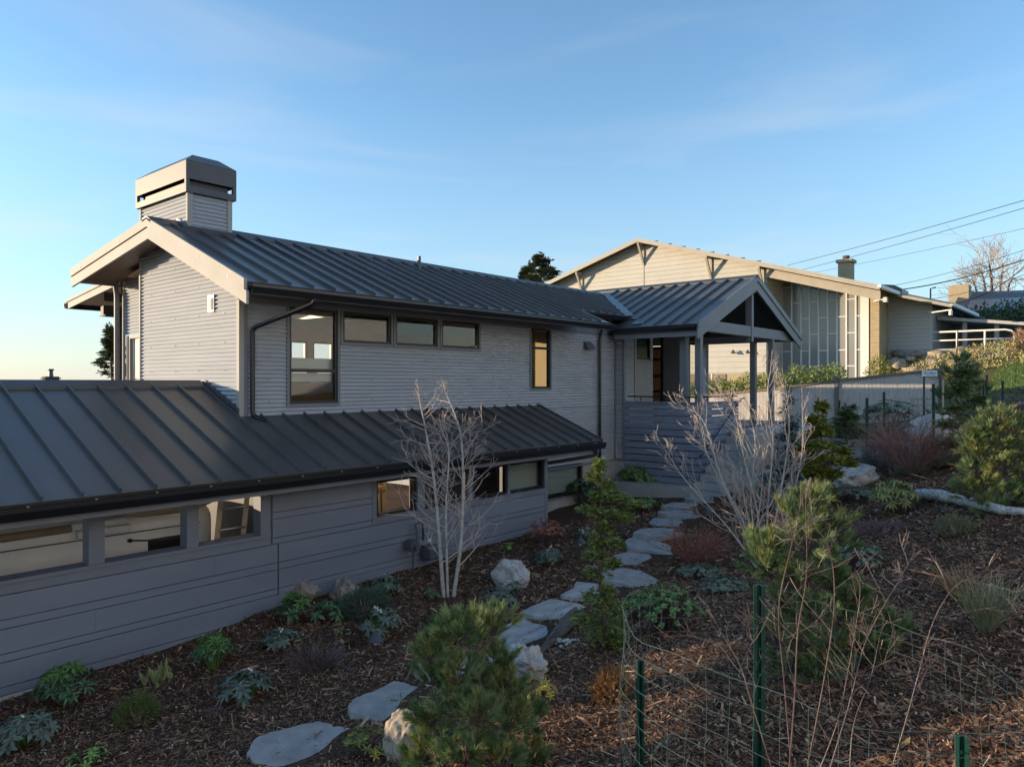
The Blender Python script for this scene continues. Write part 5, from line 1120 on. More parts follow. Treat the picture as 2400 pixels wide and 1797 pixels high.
# ---- flat-sprayed conifers
def spray(mb, r, p, d, up, ln, w_, n=7):
    d = d.normalized(); x = d.cross(up); x = x.normalized() if x.length > .01 else Vector((1,0,0))
    for k in range(n):
        f_ = k/(n-1); s = (-1 if k % 2 else 1)
        q = p + d*ln*f_*.75; dd = (d + x*s*(1-f_)*1.0 + rv(r)*.22).normalized(); mb.dia(q, dd, up + rv(r)*.4, ln*(.62-.2*f_)*r.uniform(.8,1.2), w_)
def spray_conifer(name, label, base, top, pads, seed, m, ln=.09, w_=.035, dens=1.0, trunk=.02, cat='conifer', wave=0.02, nspr=7):
    r = random.Random(seed); t = thing(name, tuple(base), label, cat); br = MB(); fo = MB(); P = bez([base-Vector((0,0,.05))] + [base.lerp(top, k/5)+rv(r)*wave for k in range(1,5)] + [top], 3)
    br.tube(P, [trunk*(1-.8*i/(len(P)-1)) for i in range(len(P))], 7)
    for (c, rx, rz) in pads:
        hh = max(.03, min(.97, (c.z-base.z)/max(.1,(top.z-base.z)))); a = base.lerp(top, hh); br.tube([a-Vector((0,0,.04)), c], [trunk*.4,.005], 4, cap=False)
        for k in range(int(60*dens)):
            dv = rv(r); rr = r.random()**.45; p = c + Vector((dv.x*rx, dv.y*rx, dv.z*rz))*rr
            out = (Vector((p.x-a.x, p.y-a.y, 0)) + Vector((0,0,.25*rx)) + rv(r)*rx*.6); out = out.normalized() if out.length > .01 else Vector((1,0,0))
            spray(fo, r, p, out + Vector((0,0,-.1)), (Vector((0,0,1)) + rv(r)*.5).normalized(), ln*r.uniform(.7,1.25), w_, nspr)
    br.build('trunk', M['pinebark'], t, smooth=True); fo.build('foliage', M[m], t); return t
def pads(L): return [(atd(u,v,d), rx*.85*d/1715, rz*.85*d/1715) for u,v,d,rx,rz in L]
D = 8.4; b = G(1415,1520); D = b.x*CT+b.y*ST; tp = atd(1405,1078,D)
spray_conifer('twisted_cypress', 'tall twisted gold-tipped cypress standing in the path', b, tp, pads([(1405,1090,D,15,16),(1395,1115,D,20,14),(1420,1140,D,22,18),(1400,1165,D,16,14),(1440,1165,D,36,16),(1475,1180,D,34,16),(1380,1195,D,32,14),(1420,1205,D,40,16),(1460,1212,D,34,14),(1415,1235,D,26,14),(1405,1270,D,34,16),(1440,1272,D,22,14),(1395,1300,D,38,18),(1430,1320,D,24,16),(1400,1345,D,36,18),(1420,1385,D,18,14),(1400,1400,D,44,18),(1440,1420,D,46,18),(1380,1450,D,46,20),(1430,1460,D,50,22),(1400,1490,D,46,22),(1440,1500,D,36,18)]), 4, 'cyp', .058, .022, 1.7, .028, wave=.05)
D = 15.0; b = atd(1930,1195,13.0); b = G(1925,1200); D = b.x*CT+b.y*ST; tp = atd(1922,945,D)
spray_conifer('golden_cypress', 'staked gold-green cypress with open layered sprays', b, tp, pads([(1925,955,D,12,14),(1915,985,D,20,14),(1930,1010,D,24,14),(1905,1020,D,14,12),(1925,1045,D,36,14),(1890,1055,D,26,12),(1970,1055,D,26,12),(1900,1080,D,40,14),(1955,1075,D,44,14),(1985,1085,D,20,10),(1905,1105,D,34,14),(1945,1110,D,30,12),(1920,1140,D,30,16),(1935,1165,D,26,14)]), 6, 'cyp_y', .10, .042, 2.6, .03)
o = MB().tube([atd(1922,1000,D-.05), atd(1922,908,D-.05)], .022, 6).build('stake', M['stake'], origin=atd(1922,1000,D-.05)); tag(o, 'pale wooden stake rising from the top of the golden cypress', 'stake')
D = 16.2; b = atd(1855,1115,D); b.z = H(b.x,b.y); tp = atd(1855,985,D)
spray_conifer('blue_spruce', 'blue-grey young spruce in front of the retaining wall', b, tp, pads([(1855,1000,D,14,14),(1845,1025,D,26,14),(1870,1035,D,26,14),(1850,1060,D,34,16),(1880,1070,D,26,12),(1840,1095,D,44,18),(1880,1105,D,36,16),(1815,1120,D,34,14),(1860,1130,D,40,16)]), 8, 'spru', .11, .034, 2.0, .03)
D = 28.5; b = atd(1850,1010,D); b.z = H(b.x,b.y); tp = atd(1845,900,D)
spray_conifer('climbing_shrub', 'dark narrow evergreen against the fence beside the right porch post', b, tp, pads([(1843,915,D,10,14),(1850,940,D,12,14),(1840,965,D,18,16),(1858,985,D,20,14),(1845,1000,D,22,14)]), 9, 'rhod_d', .16, .05, .5, .04, cat='shrub')
D = 17.6
for (u,v,h_,w_,lab,sd,mm) in ((1985,1068,110,60,'loose yellow-green cedar behind the left cage post',10,'cedar'),(2270,1085,230,95,'wide spreading cedar left of the right-hand pine',11,'cedar')):
    D = 17.6 if sd == 10 else 14.0
    b = atd(u,v,D); b.z = H(b.x,b.y); tp = atd(u,v-h_,D); r = random.Random(sd); L_ = []
    for k in range(11):
        f_ = k/10; ww_ = w_*(1-f_*.85); L_.append((u+r.uniform(-.5,.5)*ww_, v-h_*f_*.95-8, D+r.uniform(-.3,.3), ww_*.75+6, 11))
        L_.append((u+(1 if k % 2 else -1)*ww_*.6, v-h_*f_*.9-4, D+r.uniform(-.3,.3), ww_*.45+6, 9))
    spray_conifer('cedar', lab, b, tp, pads(L_), sd, mm, .15, .026, 1.3, .035)
for (u,v,d,h_,w_,lab,sd,nm) in ((1272,690,75,90,75,'dark fir showing between the main roof and the hall gable',20,'fir_tree'),(1240,690,80,60,30,'small fir tip just left of the larger fir on the skyline',21,'fir_tree'),(262,900,24,130,55,'fir beside the rear canopy post at left',22,'fir_tree')):
    b = atd(u,v,d); b.z -= 4; tp = atd(u+3,v-h_,d); r = random.Random(sd); L_ = []
    for k in range(16):
        f_ = k/15; ww_ = w_*(1-f_)*.62+3
        for q_ in range(3): L_.append((u+r.uniform(-1,1)*ww_, v-h_*f_*.97, d+r.uniform(-1,1)*ww_*d/1715, ww_*.38+1.5, 4))
    spray_conifer(nm, lab, b, tp, pads(L_), sd, 'fir', d*.010, d*.0024, .32, .1, wave=.05)
# ---- rosette shrubs
def rosette(name, label, u, v, wid, hgt, ncl, nlf, Ln, W, m, seed, cat='plant', elev=.35, droop=.25, flowers=0, stem='redbark', pos=None, group=None, top=0, m2=None, fm='flower'):
    r = random.Random(seed); c = pos if pos is not None else G(u, v); t = thing(name, tuple(c), label, cat, group); fo = MB(); st_ = MB(); fl_ = MB(); fo2 = MB()
    for k in range(ncl):
        a = r.uniform(0, 2*math.pi); rr = math.sqrt((k+.5)/ncl); el = math.sqrt(max(0, 1-rr*rr*.92))
        p = c + Vector((math.cos(a)*rr*wid/2*r.uniform(.8,1.05), math.sin(a)*rr*wid/2*r.uniform(.8,1.05), hgt*(.18 + .82*el)*r.uniform(.72,1.0)))
        ax = Vector((math.cos(a)*rr*.8, math.sin(a)*rr*.8, .35+el)).normalized(); _, x, y = frame(ax)
        st_.tube([c + Vector((math.cos(a)*rr*wid*.12, math.sin(a)*rr*wid*.12, -.02)), c.lerp(p,.6)+Vector((0,0,.03)), p], [.006,.005,.004], 4, cap=False)
        a0 = r.uniform(0, 6.28); F = fo2 if (m2 and p.z-c.z > hgt*.62) else fo
        for j in range(nlf):
            an = a0 + 2*math.pi*j/nlf + r.uniform(-.2,.2); ld = (x*math.cos(an)+y*math.sin(an))*(1-elev) + ax*elev*r.uniform(.5,1.5)
            F.leaf(p, ld, ax, Ln*r.uniform(.75,1.15), W*r.uniform(.8,1.1), .22, droop*r.uniform(.5,1.4))
        if top: 
            for j in range(top): F.leaf(p, ax + rv(r)*.45, x, Ln*.55, W*.6, .2, 0)
        if k < flowers:
            for j in range(4): fl_.leaf(p + ax*.02 + rv(r)*.02, rv(r)+ax*.4, ax, .035, .03, .1, .1)
    st_.build('stems', M[stem], t); fo.build('foliage', M[m], t)
    if fo2.v: fo2.build('new_foliage', M[m2], t)
    if fl_.v: fl_.build('flowers', M[fm], t)
    return t
for (u,v,w_,h_,lab,sd,fl_) in ((60,1745,.52,.28,'hellebore clump in the lower left corner of the frame',1,3),(575,1640,.50,.28,'round hellebore clump in open mulch below the siding',2,3),(660,1522,.42,.24,'hellebore clump below the bright green daphne',3,2),
      (890,1490,.58,.34,'widest hellebore clump, behind the cone path light',4,4),(905,1395,.42,.28,'cream-flowered hellebore clump above the dark juniper',5,7),(1288,1322,.46,.26,'hellebore clump between the red nandina and the white boulder',6,2),(1172,1418,.42,.24,'hellebore clump directly below the big white boulder',7,2)):
    rosette('hellebore', lab, u, v, w_, h_, 30, 7, .105, .040, 'hell', sd, 'hellebore', .18, .25, fl_, 'daph', group='hellebores in the mulch')
for (u,v,w_,h_,n,lab,sd) in ((165,1645,.62,.42,30,'largest light green daphne, at the left against the siding',1),(500,1565,.40,.40,20,'leaning light green daphne in front of the siding middle',2),(690,1458,.42,.40,24,'bright green daphne in front of the grey brown boulder',3)):
    rosette('daphne', lab, u, v, w_, h_, n, 11, .115, .030, 'rhod_d', sd+10, 'shrub', .3, .35, 0, 'daph', top=3, m2='daph', group='daphnes along the siding')
rosette('rhododendron', 'dark ribbed-leaf rhododendron low before the brown boulder', 765,1452,.46,.26,14,6,.12,.055,'rhod_d',31,'shrub',.15,.4)
rosette('rhododendron', 'green rhododendron bush at the foot of the slatted guard', 1495,1150,1.15,.72,60,9,.135,.050,'rhod',32,'shrub',.25,.35,top=2,m2='rhod')
rosette('rhododendron', 'dark rhododendron bush under the recessed window', 1368,1180,1.0,.62,50,9,.125,.045,'rhod_d',33,'shrub',.25,.4)
rosette('rhododendron', 'small olive rhododendron below the larger green one', 1520,1195,.55,.32,18,8,.12,.045,'rhod',34,'shrub',.2,.5)
rosette('rhododendron', 'pale olive rhododendron with drooping leaves at the driftwood end', 2100,1200,.74,.52,34,10,.125,.036,'rhod_y',35,'shrub',.15,.75,top=2)
rosette('rhododendron', 'grey-green rhododendron mound in front of the board fence', 2088,1010,1.7,.85,60,8,.16,.055,'thyme',36,'shrub',.2,.4,pos=None)
rosette('nandina', 'red bronze nandina at the siding corner', 1280,1275,.72,.52,60,6,.07,.022,'nand',37,'shrub',.3,.3)
rosette('nandina', 'small red-leaved nandina right of the path light by the cypress', 1395,1255,.5,.36,32,6,.06,.02,'nand',38,'shrub',.3,.3)
rosette('hellebore', 'pink-flowered hellebore beside the path light near the cypress', 1375,1265,.34,.26,14,6,.09,.032,'hell',39,'hellebore',.2,.3,10,'daph')
for (u,v,lab,sd) in ((1190,1292,'tiny fresh green seedling beyond the big white boulder',1),(1208,1385,'small green seedling at the right foot of the big white boulder',2),(1010,1405,'tuft of fresh green left of the bare silver tree base',3),(205,1795,'fresh green clump at the lower frame edge, far left',4),(1042,1300,'green fern tuft behind the bare silver tree',5)):
    rosette('seedling', lab, u, v, .26 if sd != 4 else .34, .14, 10, 6, .06, .022, 'fresh' if sd in (1,4,5) else 'thyme', sd+50, 'seedling', .3, .3, 0, 'daph')
rosette('variegated_shrub', 'low yellow-edged shrub on the nearest flagstone corner', 860,1775,.50,.22,40,6,.055,.018,'yellow',61,'shrub',.3,.2,m2='cyp_y')
rosette('yellow_shrub', 'small sunlit yellow shrub right of the foreground pine', 1268,1655,.30,.26,26,6,.05,.014,'yellow',62,'shrub',.35,.3)
rosette('cotoneaster', 'dense green cotoneaster mound behind the cage rim', 1560,1480,.82,.52,150,7,.045,.022,'boxl',63,'shrub',.35,.2)
rosette('cotoneaster', 'smaller green mound between the cypress and the cage', 1500,1450,.5,.34,70,7,.045,.022,'boxl',64,'shrub',.35,.2)
rosette('ground_cover', 'blue-green ground cover left of the pink-tipped tree base', 1645,1350,.75,.16,110,7,.045,.018,'thyme',65,'ground cover',.35,.2)
rosette('ground_cover', 'grey-green ground cover right below the pink-tipped tree', 1700,1385,.72,.18,100,7,.045,.018,'thyme',66,'ground cover',.35,.2)
rosette('ground_cover', 'low green ground cover below the white slope boulder', 2010,1165,1.3,.16,110,7,.055,.02,'thyme',67,'ground cover',.35,.2)
rosette('ground_cover', 'green ground cover to the right of the tall dark pine', 2010,1330,.8,.30,110,7,.05,.018,'thyme',68,'ground cover',.35,.2)
rosette('ground_cover', 'patch of dark juniper between the spruce and the boulders', 1800,1190,1.3,.45,150,8,.075,.018,'juni',69,'ground cover',.4,.2)
rosette('ground_cover', 'thin grey ground cover strip right of the barberry', 2230,1065,1.4,.12,60,7,.06,.02,'thyme',70,'ground cover',.35,.2)
# ---- needle mounds
def mound(name, label, u, v, wid, hgt, n, nl, wn, m, seed, cat='mound', spiky=.0, ns=1, dirz=.5):
    r = random.Random(seed); c = G(u, v); t = thing(name, tuple(c), label, cat); fo = MB(); st_ = MB()
    for k in range(n):
        dv = rv(r); dv.z = abs(dv.z); q_ = r.uniform(.55,1.0)*(1+.12*mnoise.noise(dv*3+Vector((seed,0,0)))); p = c + Vector((dv.x*wid/2, dv.y*wid/2, dv.z*hgt))*q_ - Vector((0,0,.02))
        d = (Vector((dv.x,dv.y,dv.z*.8+dirz)) + rv(r)*.35).normalized()
        shoot(fo, r, p, d, nl*1.4, nl, 14, wn)
        if r.random() < spiky: fo.tube([p, p+d*nl*4+rv(r)*.01], [.0025,.0015], 3, cap=False)
    fo.build('foliage', M[m], t)
    for k in range(5): a = rv(r); st_.tube([c-Vector((0,0,.03)), c+Vector((a.x*wid*.15,a.y*wid*.15,hgt*.5))], [.02,.006], 4, cap=False)
    st_.build('stems', M['barb'], t); return t
mound('dwarf_conifer', 'dark green cushion in front of the iris clump', 322,1690,.44,.28,420,.030,.006,'mound',1,spiky=.05)
mound('dwarf_conifer', 'olive green cushion left of the path near the bare tree', 1037,1470,.42,.26,420,.026,.006,'mound',2)
mound('dwarf_conifer', 'grey-green heather cushion below the driftwood trunk', 2240,1250,.52,.26,480,.028,.007,'mound_g',3,spiky=.03)
mound('juniper', 'dark spreading juniper before the small brown boulder', 855,1435,.80,.34,520,.05,.006,'juni',4,'shrub')
mound('dwarf_pine', 'small blue-green globe pine left of the barberry', 2062,1095,.75,.62,420,.07,.010,'spru',5,'shrub')
mound('bronze_grass', 'rust-orange cushion left of the cage post', 1435,1628,.34,.24,420,.035,.006,'orange',6,'plant')
mound('heather', 'purple-brown heather patch left of the grey-green cushion', 2070,1250,.85,.16,300,.04,.006,'heath',7,'heather')
mound('heather', 'tiny purple plant below the round hellebore', 505,1675,.14,.07,60,.03,.006,'heath',8,'heather')
mound('lichen_shrub', 'pale grey tuft at the foot of the barberry', 2135,1110,.7,.14,140,.05,.008,'thyme',9,'plant')
# ---- twiggy clumps and grasses
def clump(name, label, u, v, wid, hgt, n, m, seed, rad=.003, lvl=1, cat='shrub', fan=.9, sub=3, buds=None):
    r = random.Random(seed); c = G(u, v); t = thing(name, tuple(c), label, cat); mb = MB(); fo = MB()
    for k in range(n):
        a = r.uniform(0,6.28); s = r.random()**.6; d = Vector((math.cos(a)*wid*.5*s, math.sin(a)*wid*.5*s, hgt*r.uniform(.6,1.0))); p = c + Vector((math.cos(a),math.sin(a),0))*wid*.08*r.random() - Vector((0,0,.02))
        twig(mb, r, p, d, d.length, rad, lvl, .1, 3, .55, .10, sub)
        if buds:
            for j in range(5): q = p + d*r.uniform(.75,1.05) + rv(r)*.05; fo.dia(q, (d.normalized()+rv(r)*.8).normalized(), rv(r), .035 if hgt < .6 else .05, .016)
    mb.build('stems', M[m], t)
    if fo.v: fo.build('foliage', M[buds], t)
    return t
clump('barberry', 'reddish twiggy barberry dome in front of the cone lights', 2140,1110,1.75,.85,150,'barb',1,.005,2,sub=3,buds='nand')
clump('spirea', 'fine dark red twiggy clump right of the path', 1625,1320,1.0,.42,70,'nand',2,.0025,2,sub=3,buds='nand')
clump('spirea', 'crimson twiggy clump below the stair boulder', 1845,1185,.9,.34,60,'nand',12,.004,1,sub=3,buds='redfl')
clump('spirea', 'dead-looking brown twigs spread over mulch below the path light', 745,1560,.75,.16,60,'redbark',3,.002,2,sub=3)
clump('lavender', 'grey-yellow lavender with upright stems at the right', 2310,1480,.46,.40,110,'lav',4,.0022,1,'lavender',sub=2)
clump('ornamental_grass', 'wispy brown dry grass above the lavender', 2250,1395,.62,.22,90,'drygrass',5,.002,1,'grass',sub=2)
clump('iris', 'young twig tuft inside the cage at lower left', 1560,1755,.16,.10,26,'thyme',7,.003,0,'plant')
def blades(name, label, u, v, spots, L0, W, m, seed):
    r = random.Random(seed); c = G(u, v); t = thing(name, tuple(c), label, 'iris'); fo = MB()
    for (dx, dy, h_) in spots:
        for k in range(5): d = Vector((r.uniform(-.35,.35), r.uniform(-.2,.2), 1)); fo.leaf(c+Vector((dx,dy,-.02)), d, Vector((.3,-1,0)), L0*h_*r.uniform(.7,1.1), W, .12, .05)
    fo.build('blades', M[m], t)
blades('iris', 'pale cut-back iris fans in front of the siding', 365,1605, [(0,0,1.0),(.09,.04,1.15),(-.10,.05,.8),(.20,.12,.6),(.17,.02,.5),(-.02,-.08,.3)], .24, .045, 'iris', 1)
blades('iris', 'two small iris shoots above the cone path light', 790,1490, [(0,0,.6),(.12,.06,.5),(.03,-.05,.4)], .22, .03, 'iris', 2)
blades('iris', 'pale iris fan behind the cotoneaster mound', 1560,1400, [(0,0,1),(.1,.03,.8)], .28, .03, 'iris', 3)
# ------------------------------------------------------------------ path lights
def path_light(u, v, h_, label, w_=.10):
    c = G(u, v); t = thing('path_light', tuple(c), label, 'path light', 'cone path lights in the garden')
    MB().tube([c-Vector((0,0,.03)), c+Vector((0,0,h_))], .010, 8).build('stake', M['lamp'], t)
    MB().lathe((c.x,c.y,c.z+h_), [(w_,-.008),(w_,0),(.012,.105),(.002,.11)], 20).build('shade', M['lamp'], t, smooth=False)
    MB().lathe((c.x,c.y,c.z+h_-.05), [(.02,0),(.028,.045)], 10).build('lens', M['white'], t)
path_light(880,1540,.20,'cone path light in front of the widest hellebore')
path_light(1360,1300,.22,'cone path light beside the red nandina')
path_light(1435,1410,.14,'cone path light half hidden by the twisted cypress trunk',.11)
path_light(1658,1212,.10,'cone path light on the right of the upper flagstones',.11)
path_light(1560,1150,.16,'cone path light at the foot of the slatted guard',.13)
path_light(2052,1012,.55,'cone path light in front of the board fence',.2)
path_light(2128,1045,.45,'cone path light behind the barberry dome',.2)
# ------------------------------------------------------------------ green steel posts, stakes, wire cages
def upost(u, vt, d, hgt, label, w_=.055, rot=0.0):
    p = atd(u, vt, d); c = Vector((p.x, p.y, H(p.x, p.y))); zt = p.z
    t = thing('fence_post', tuple(c), label, 'post', 'green steel posts')
    a = math.atan2(ray(u,897).y, ray(u,897).x) + rot; fx = Vector((-math.sin(a), math.cos(a), 0)); fy = Vector((math.cos(a), math.sin(a), 0))
    prof = [(-.5,0),(-.5,.25),(-.28,.25),(-.18,.62),(.18,.62),(.28,.25),(.5,.25),(.5,0),(.2,0),(.1,.42),(-.1,.42),(-.2,0)]
    base = Vector((c.x, c.y, min(c.z-.1, zt-.3)))
    MB().prism([base + fx*x*w_ + fy*y*w_ for x, y in prof], Vector((0,0,zt-base.z))).build('channel', M['post'], t)
    n = int((zt-c.z)/.16)
    for k in range(max(1, n)):
        q = Vector((c.x,c.y,zt-.07-.16*k)) + fy*(-.002); MB().tube([q - fy*.002, q - fy*.02, q - fy*.024 + Vector((0,0,.014))], .004, 4).build('lug', M['post'], t)
    return t
upost(1780,1372,4.55,1,'tallest green post, standing in the foreground cage',.066,.2)
upost(1502,1548,4.9,1,'green post at the left side of the foreground cage',.055,.6)
upost(2255,1728,3.75,1,'short green post at the lower right of the foreground cage',.062,-.1)
upost(2032,932,16.5,1,'green post before the capped fence post',.062)
upost(2072,918,18.0,1,'green post right of the capped fence post',.062,.3)
upost(1968,938,18.6,1,'slim green post left of the capped fence post',.045,.9)
upost(2188,900,16.0,1,'green post in front of the largest white boulder',.062,.1)
upost(2166,882,19.5,1,'dark slotted green post near the fence end',.05,.5)
upost(2203,880,20.0,1,'dark green post under the fence sign',.05,.5)
upost(2265,868,20.5,1,'green post among the upright dark pine branches',.06,.5)
upost(2305,888,18.5,1,'green post right of the upright dark pine',.07,.5)
upost(2313,878,21,1,'far green post behind the cedar at right',.06,.2)
upost(2350,892,18.2,1,'rightmost green post before the lawn',.06)
p = atd(2210,890,15.2); c = Vector((p.x,p.y,H(p.x,p.y))); o = MB().tube([c-Vector((0,0,.1)), Vector((p.x,p.y,p.z))], .018, 7).build('stake', M['stake'], origin=c); tag(o, 'weathered wooden stake in front of the largest white boulder', 'stake')
o = MB().tube([atd(1838,1010,20), atd(1848,800+130,20)], .01, 5).build('stake', M['stake'], origin=atd(1838,1010,20)); tag(o, 'thin cane leaning by the fence near the porch post', 'stake')
def cage(cu, cv, d, rad, tilt, hgt, rings, nv_, rw_, label, seed, wav=.02, clipz=None, el=1.0):
    r = random.Random(seed); C = atd(cu, cv, d); t = thing('wire_cage', (C.x, C.y, C.z-hgt), label, 'wire cage', 'wire cages round young plants'); ph = [r.uniform(0,6.28) for _ in range(6)]
    view = Vector((CT,ST,0)); side = Vector((ST,-CT,0))
    def pt(a, k):
        wz = wav*(math.sin(5*a+ph[0]) + .6*math.sin(11*a+ph[1]+k))*(1 if k == 0 else .5); rr = rad*(1+.03*math.sin(3*a+ph[2]) + .015*math.sin(7*a+ph[3]+k*.7))
        p = C + side*math.cos(a)*rr + view*math.sin(a)*rr*el; p.z += tilt*math.cos(a)*rr + wz - k*hgt/(rings-1); return p
    N = 64
    for k in range(rings):
        MB().tube([pt(2*math.pi*i/N, k) for i in range(N+1)], rw_*(1.35 if k == 0 else 1), 4, cap=False).build('ring_wire', M['wire'], t)
    for i in range(nv_):
        a = 2*math.pi*i/nv_; MB().tube([pt(a, k) for k in range(0, rings)], rw_*.9, 4, cap=False).build('upright_wire', M['wire'], t)
    return t
cage(1905,1505,4.45,1.12,-.13,1.15,12,54,.0012,'large green wire cage in the foreground around the leafless shrub',1,.022)
cage(2010,985,17.6,.75,0,1.15,9,30,.0035,'wire cage round the sapling in front of the capped fence post',2,.01)
cage(2195,935,18.0,.55,0,1.3,10,26,.0035,'wire cage before the largest white boulder',3,.01)
cage(2310,925,19.5,.62,0,1.3,10,28,.0035,'wire cage by the lawn at the far right',4,.01)
bare_tree('sapling', 'thin caged sapling with a white tag before the fence', [[(1992,1035),(1992,960),(1998,905)],[(1992,1000),(1985,940),(1980,915)]], 17.6, 41, .012, 5, .3, ('twig','twig'), lvl=1, cat='tree')
p = atd(1996,978,17.5); o = MB().bar(p, p+Vector((.08,-.05,-.05)), .05, .03).build('plant_tag', M['sign'], origin=p); tag(o, 'white plastic plant tag on the caged sapling', 'tag')
# ------------------------------------------------------------------ hedge, bank, lawn
def leafmass(name, label, boxes, n, Ln, W, m, seed, cat='hedge', stems=True):
    r = random.Random(seed); c = boxes[0][0]; t = thing(name, (c.x, c.y, c.z-boxes[0][1].z), label, cat); fo = MB(); st_ = MB()
    for (cc, hh) in boxes:
        for k in range(n):
            dv = rv(r); q = r.random()**.3; p = cc + Vector((dv.x*hh.x, dv.y*hh.y, dv.z*hh.z))*q*(1+.25*mnoise.noise(dv*2.5+cc)); d = (dv + rv(r)*.9 + Vector((0,0,.4))).normalized(); fo.dia(p, d, rv(r), Ln*r.uniform(.6,1.2), W)
        for k in range(6): dv = rv(r); st_.tube([cc - Vector((0,0,hh.z)), cc + Vector((dv.x*hh.x,dv.y*hh.y,abs(dv.z)*hh.z))*.8], [.04,.01], 4, cap=False)
    fo.build('foliage', M[m], t); st_.build('stems', M['pinebark'], t); return t
hb = []
for Y in np.arange(9.6, 18, .75): z = float(ftop(Y)); hb.append((Vector((32.6, Y, z-.15 + .12*math.sin(Y*3))), Vector((.75,.62,.95))))
leafmass('hedge', 'sunlit clipped hedge behind the board fence under the hall', hb, 1500, .12, .06, 'hedge', 1)
lb_ = [(atd(2330,770,50)+Vector((k*1.2,-k*2.2,.3*math.sin(k))), Vector((2.4,2.4,1.7))) for k in range(-2,4)]
leafmass('hedge', 'dark evergreen hedge behind the terrace railing', lb_, 1500, .28, .16, 'hedge_d', 2)
leafmass('yew', 'upright olive conical shrub beside the brick pier', [(onX(2060,880,36.5), Vector((.55,.55,.9)))], 1400, .12, .05, 'cyp_y', 3, 'shrub')
rk = thing('rock_bank', (41.5,6,.5), 'rough rock retaining bank below the hall terrace', 'rock bank')
rr_ = random.Random(8)
for k in range(46):
    Y = 10.0 - 6.5*rr_.random(); z = rr_.random(); X = 40.6 + 2.2*z; boulder(0,0,rr_.uniform(.5,1.3),rr_.uniform(.4,.8),rr_.uniform(.25,.55),M['rockc'] if k % 3 else M['rockg'],'',100+k,rr_.random()*3,name='rock',parent=rk,pos=Vector((X,Y,-.25+1.8*z)),n=2,sink=.4)
bp_ = MB(); 
for k in range(6000):
    Y = 10.5 - 9.5*rr_.random(); z = rr_.random(); X = 38.6 + 4.2*z; P = Vector((X, Y, H(X,Y)+rr_.uniform(.0,.18) + (.6*z if Y > 4 else .05))); bp_.dia(P, (rv(rr_)+Vector((0,0,1))).normalized(), rv(rr_), rr_.uniform(.08,.2), .045)
o = bp_.build('bank_plants', M['fern'], origin=(40,5,0)); tag(o, 'dry yellow-green plants covering the rock bank', 'ground cover'); o['kind'] = 'stuff'
bp_ = MB()
for k in range(5000):
    Y = 4.6 - 4.5*rr_.random(); X = 41.5+3*rr_.random(); P = Vector((X, Y, 1.2+rr_.random()*(1.2 if Y < 4.2 else .5))); bp_.dia(P, (rv(rr_)*.8+Vector((0,.3,1))).normalized(), rv(rr_), rr_.uniform(.2,.5), .03)
o = bp_.build('dry_brush', M['drygrass'], origin=(42,3,1.2)); tag(o, 'brown dry brush at the end of the terrace railing', 'brush'); o['kind'] = 'stuff'
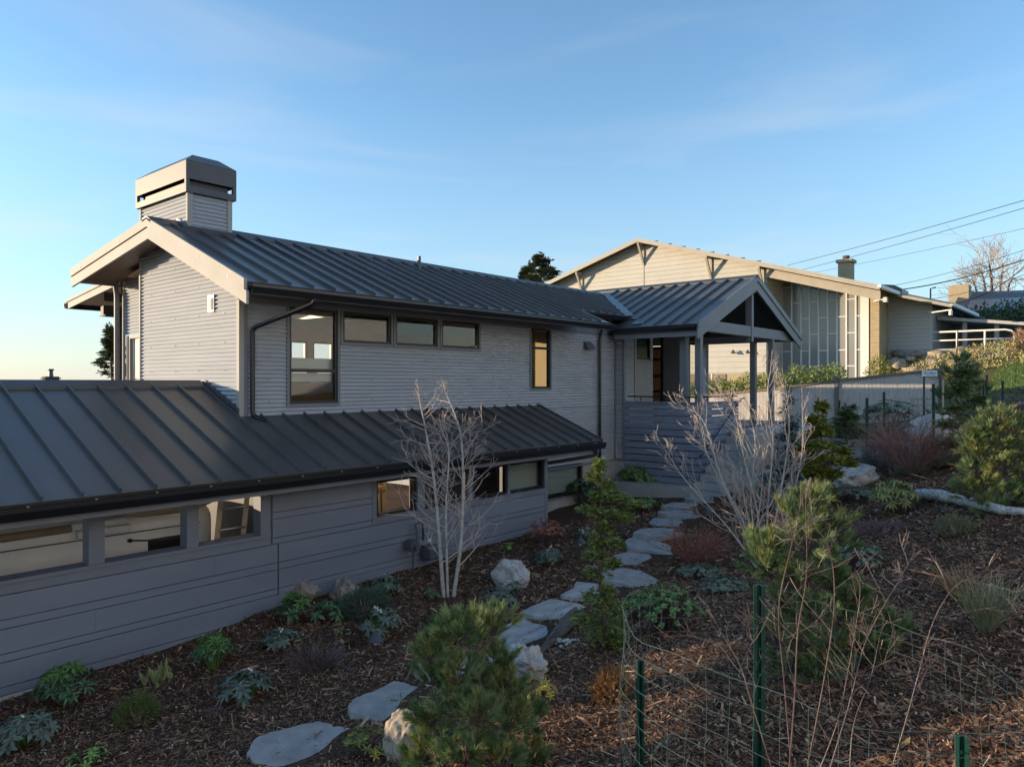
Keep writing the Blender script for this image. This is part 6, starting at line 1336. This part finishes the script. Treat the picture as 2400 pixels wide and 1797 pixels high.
# lawn sheet with short blades
lx = np.arange(22.5, 40.01, .5); ly = np.arange(-16, 4.6, .5); LX, LY2 = np.meshgrid(lx, ly); LZ2 = Hn(LX, LY2) + .03
vv = np.stack([LX.ravel(), LY2.ravel(), LZ2.ravel()],1); ii = np.arange(LX.size).reshape(LX.shape); q = np.stack([ii[:-1,:-1],ii[:-1,1:],ii[1:,1:],ii[1:,:-1]],-1).reshape(-1,4)
M['lawn'] = mat('lawn_turf', (0.075,0.125,0.022), .9, col2=(0.125,0.165,0.04), scale=.8, bump=.03, bscale=30)
lawn = grid_mesh('lawn', vv, q, M['lawn']); lawn['kind'] = 'structure'
n = 60000; X = rg.uniform(22.5,40,n); Y = rg.uniform(-12,4.5,n); Z = Hn(X,Y)+.03; a = rg.uniform(0,6.28,n); hgt = rg.uniform(.04,.10,n); V = np.stack([np.stack([X-np.cos(a)*.02,Y-np.sin(a)*.02,Z],1), np.stack([X+np.cos(a)*.02,Y+np.sin(a)*.02,Z],1), np.stack([X+rg.normal(0,.03,n),Y+rg.normal(0,.03,n),Z+hgt],1)],1).reshape(-1,3)
M['blade'] = leafm('grass_blades', (0.10,0.155,0.03), .4, .03)
gb = grid_mesh('grass', V, np.arange(3*n).reshape(-1,3), M['blade']); tag(gb, 'short green lawn grass at the far right', 'grass'); gb['kind'] = 'stuff'
clump_pos = None
c = G(2385,985); rosette('barberry', 'dark purple-leaved shrub at the right edge before the lawn', 0,0,1.7,.9,70,7,.10,.035,'heath',71,'shrub',.3,.2,pos=c)
o = MB().box(40.9,41.05,2.55,2.75,.2,2.3).build('marker_post', M['sign'], origin=(41,2.65,.2)); tag(o, 'white marker post at the extreme right edge', 'post')
# ------------------------------------------------------------------ unseen pale houses added behind the camera, bouncing low sun into the shade
M['pale'] = mat('pale_bounce_siding', (0.74,0.79,0.87), 0.6, var=0.05, scale=2)  # cool white, neutralises the warm sun it bounces
def bounce_house(x0, x1, yf, label, zt):
    zb = H((x0+x1)/2, yf) - .6; t = thing('neighbour_house', ((x0+x1)/2, yf-4, zb), label, 'house')  # added for its bounce light, out of view
    wl = MB().box(x0, x1, yf-8, yf, zb, zt).build('wall', M['pale'], t)
    z = zb
    while z < zt - .2: MB().box(x0, x1, yf+.001, yf+.02, z, z+.24).build('siding_board', M['pale'], wl); z += .25
    MB().prism([(x0-.5,yf+.5,zt-.05),(x0-.5,yf-4,zt+1.9),(x0-.5,yf-8.5,zt-.05)], (x1-x0+1,0,0)).build('roof', M['shingle'], t)
    n = int((x1-x0)/3.2)
    for k in range(n):
        xc = x0 + (k+.5)*(x1-x0)/n
        for zc in (zb+1.9, zt-1.5): window(t, 'x', yf+.03, 1, xc-.6, xc+.6, zc-.65, zc+.65, zc, fr=.06, fm=M['mull'], tm=M['white'], gm=M['chglass'], trim=.08)
    return t
bounce_house(-9, 7.0, -6.5, 'unseen pale house added uphill to bounce sunlight, nearer the sea', 7.2)
bounce_house(9.0, 24, -7.2, 'unseen pale house added uphill to bounce sunlight, nearer the hall', 7.6)
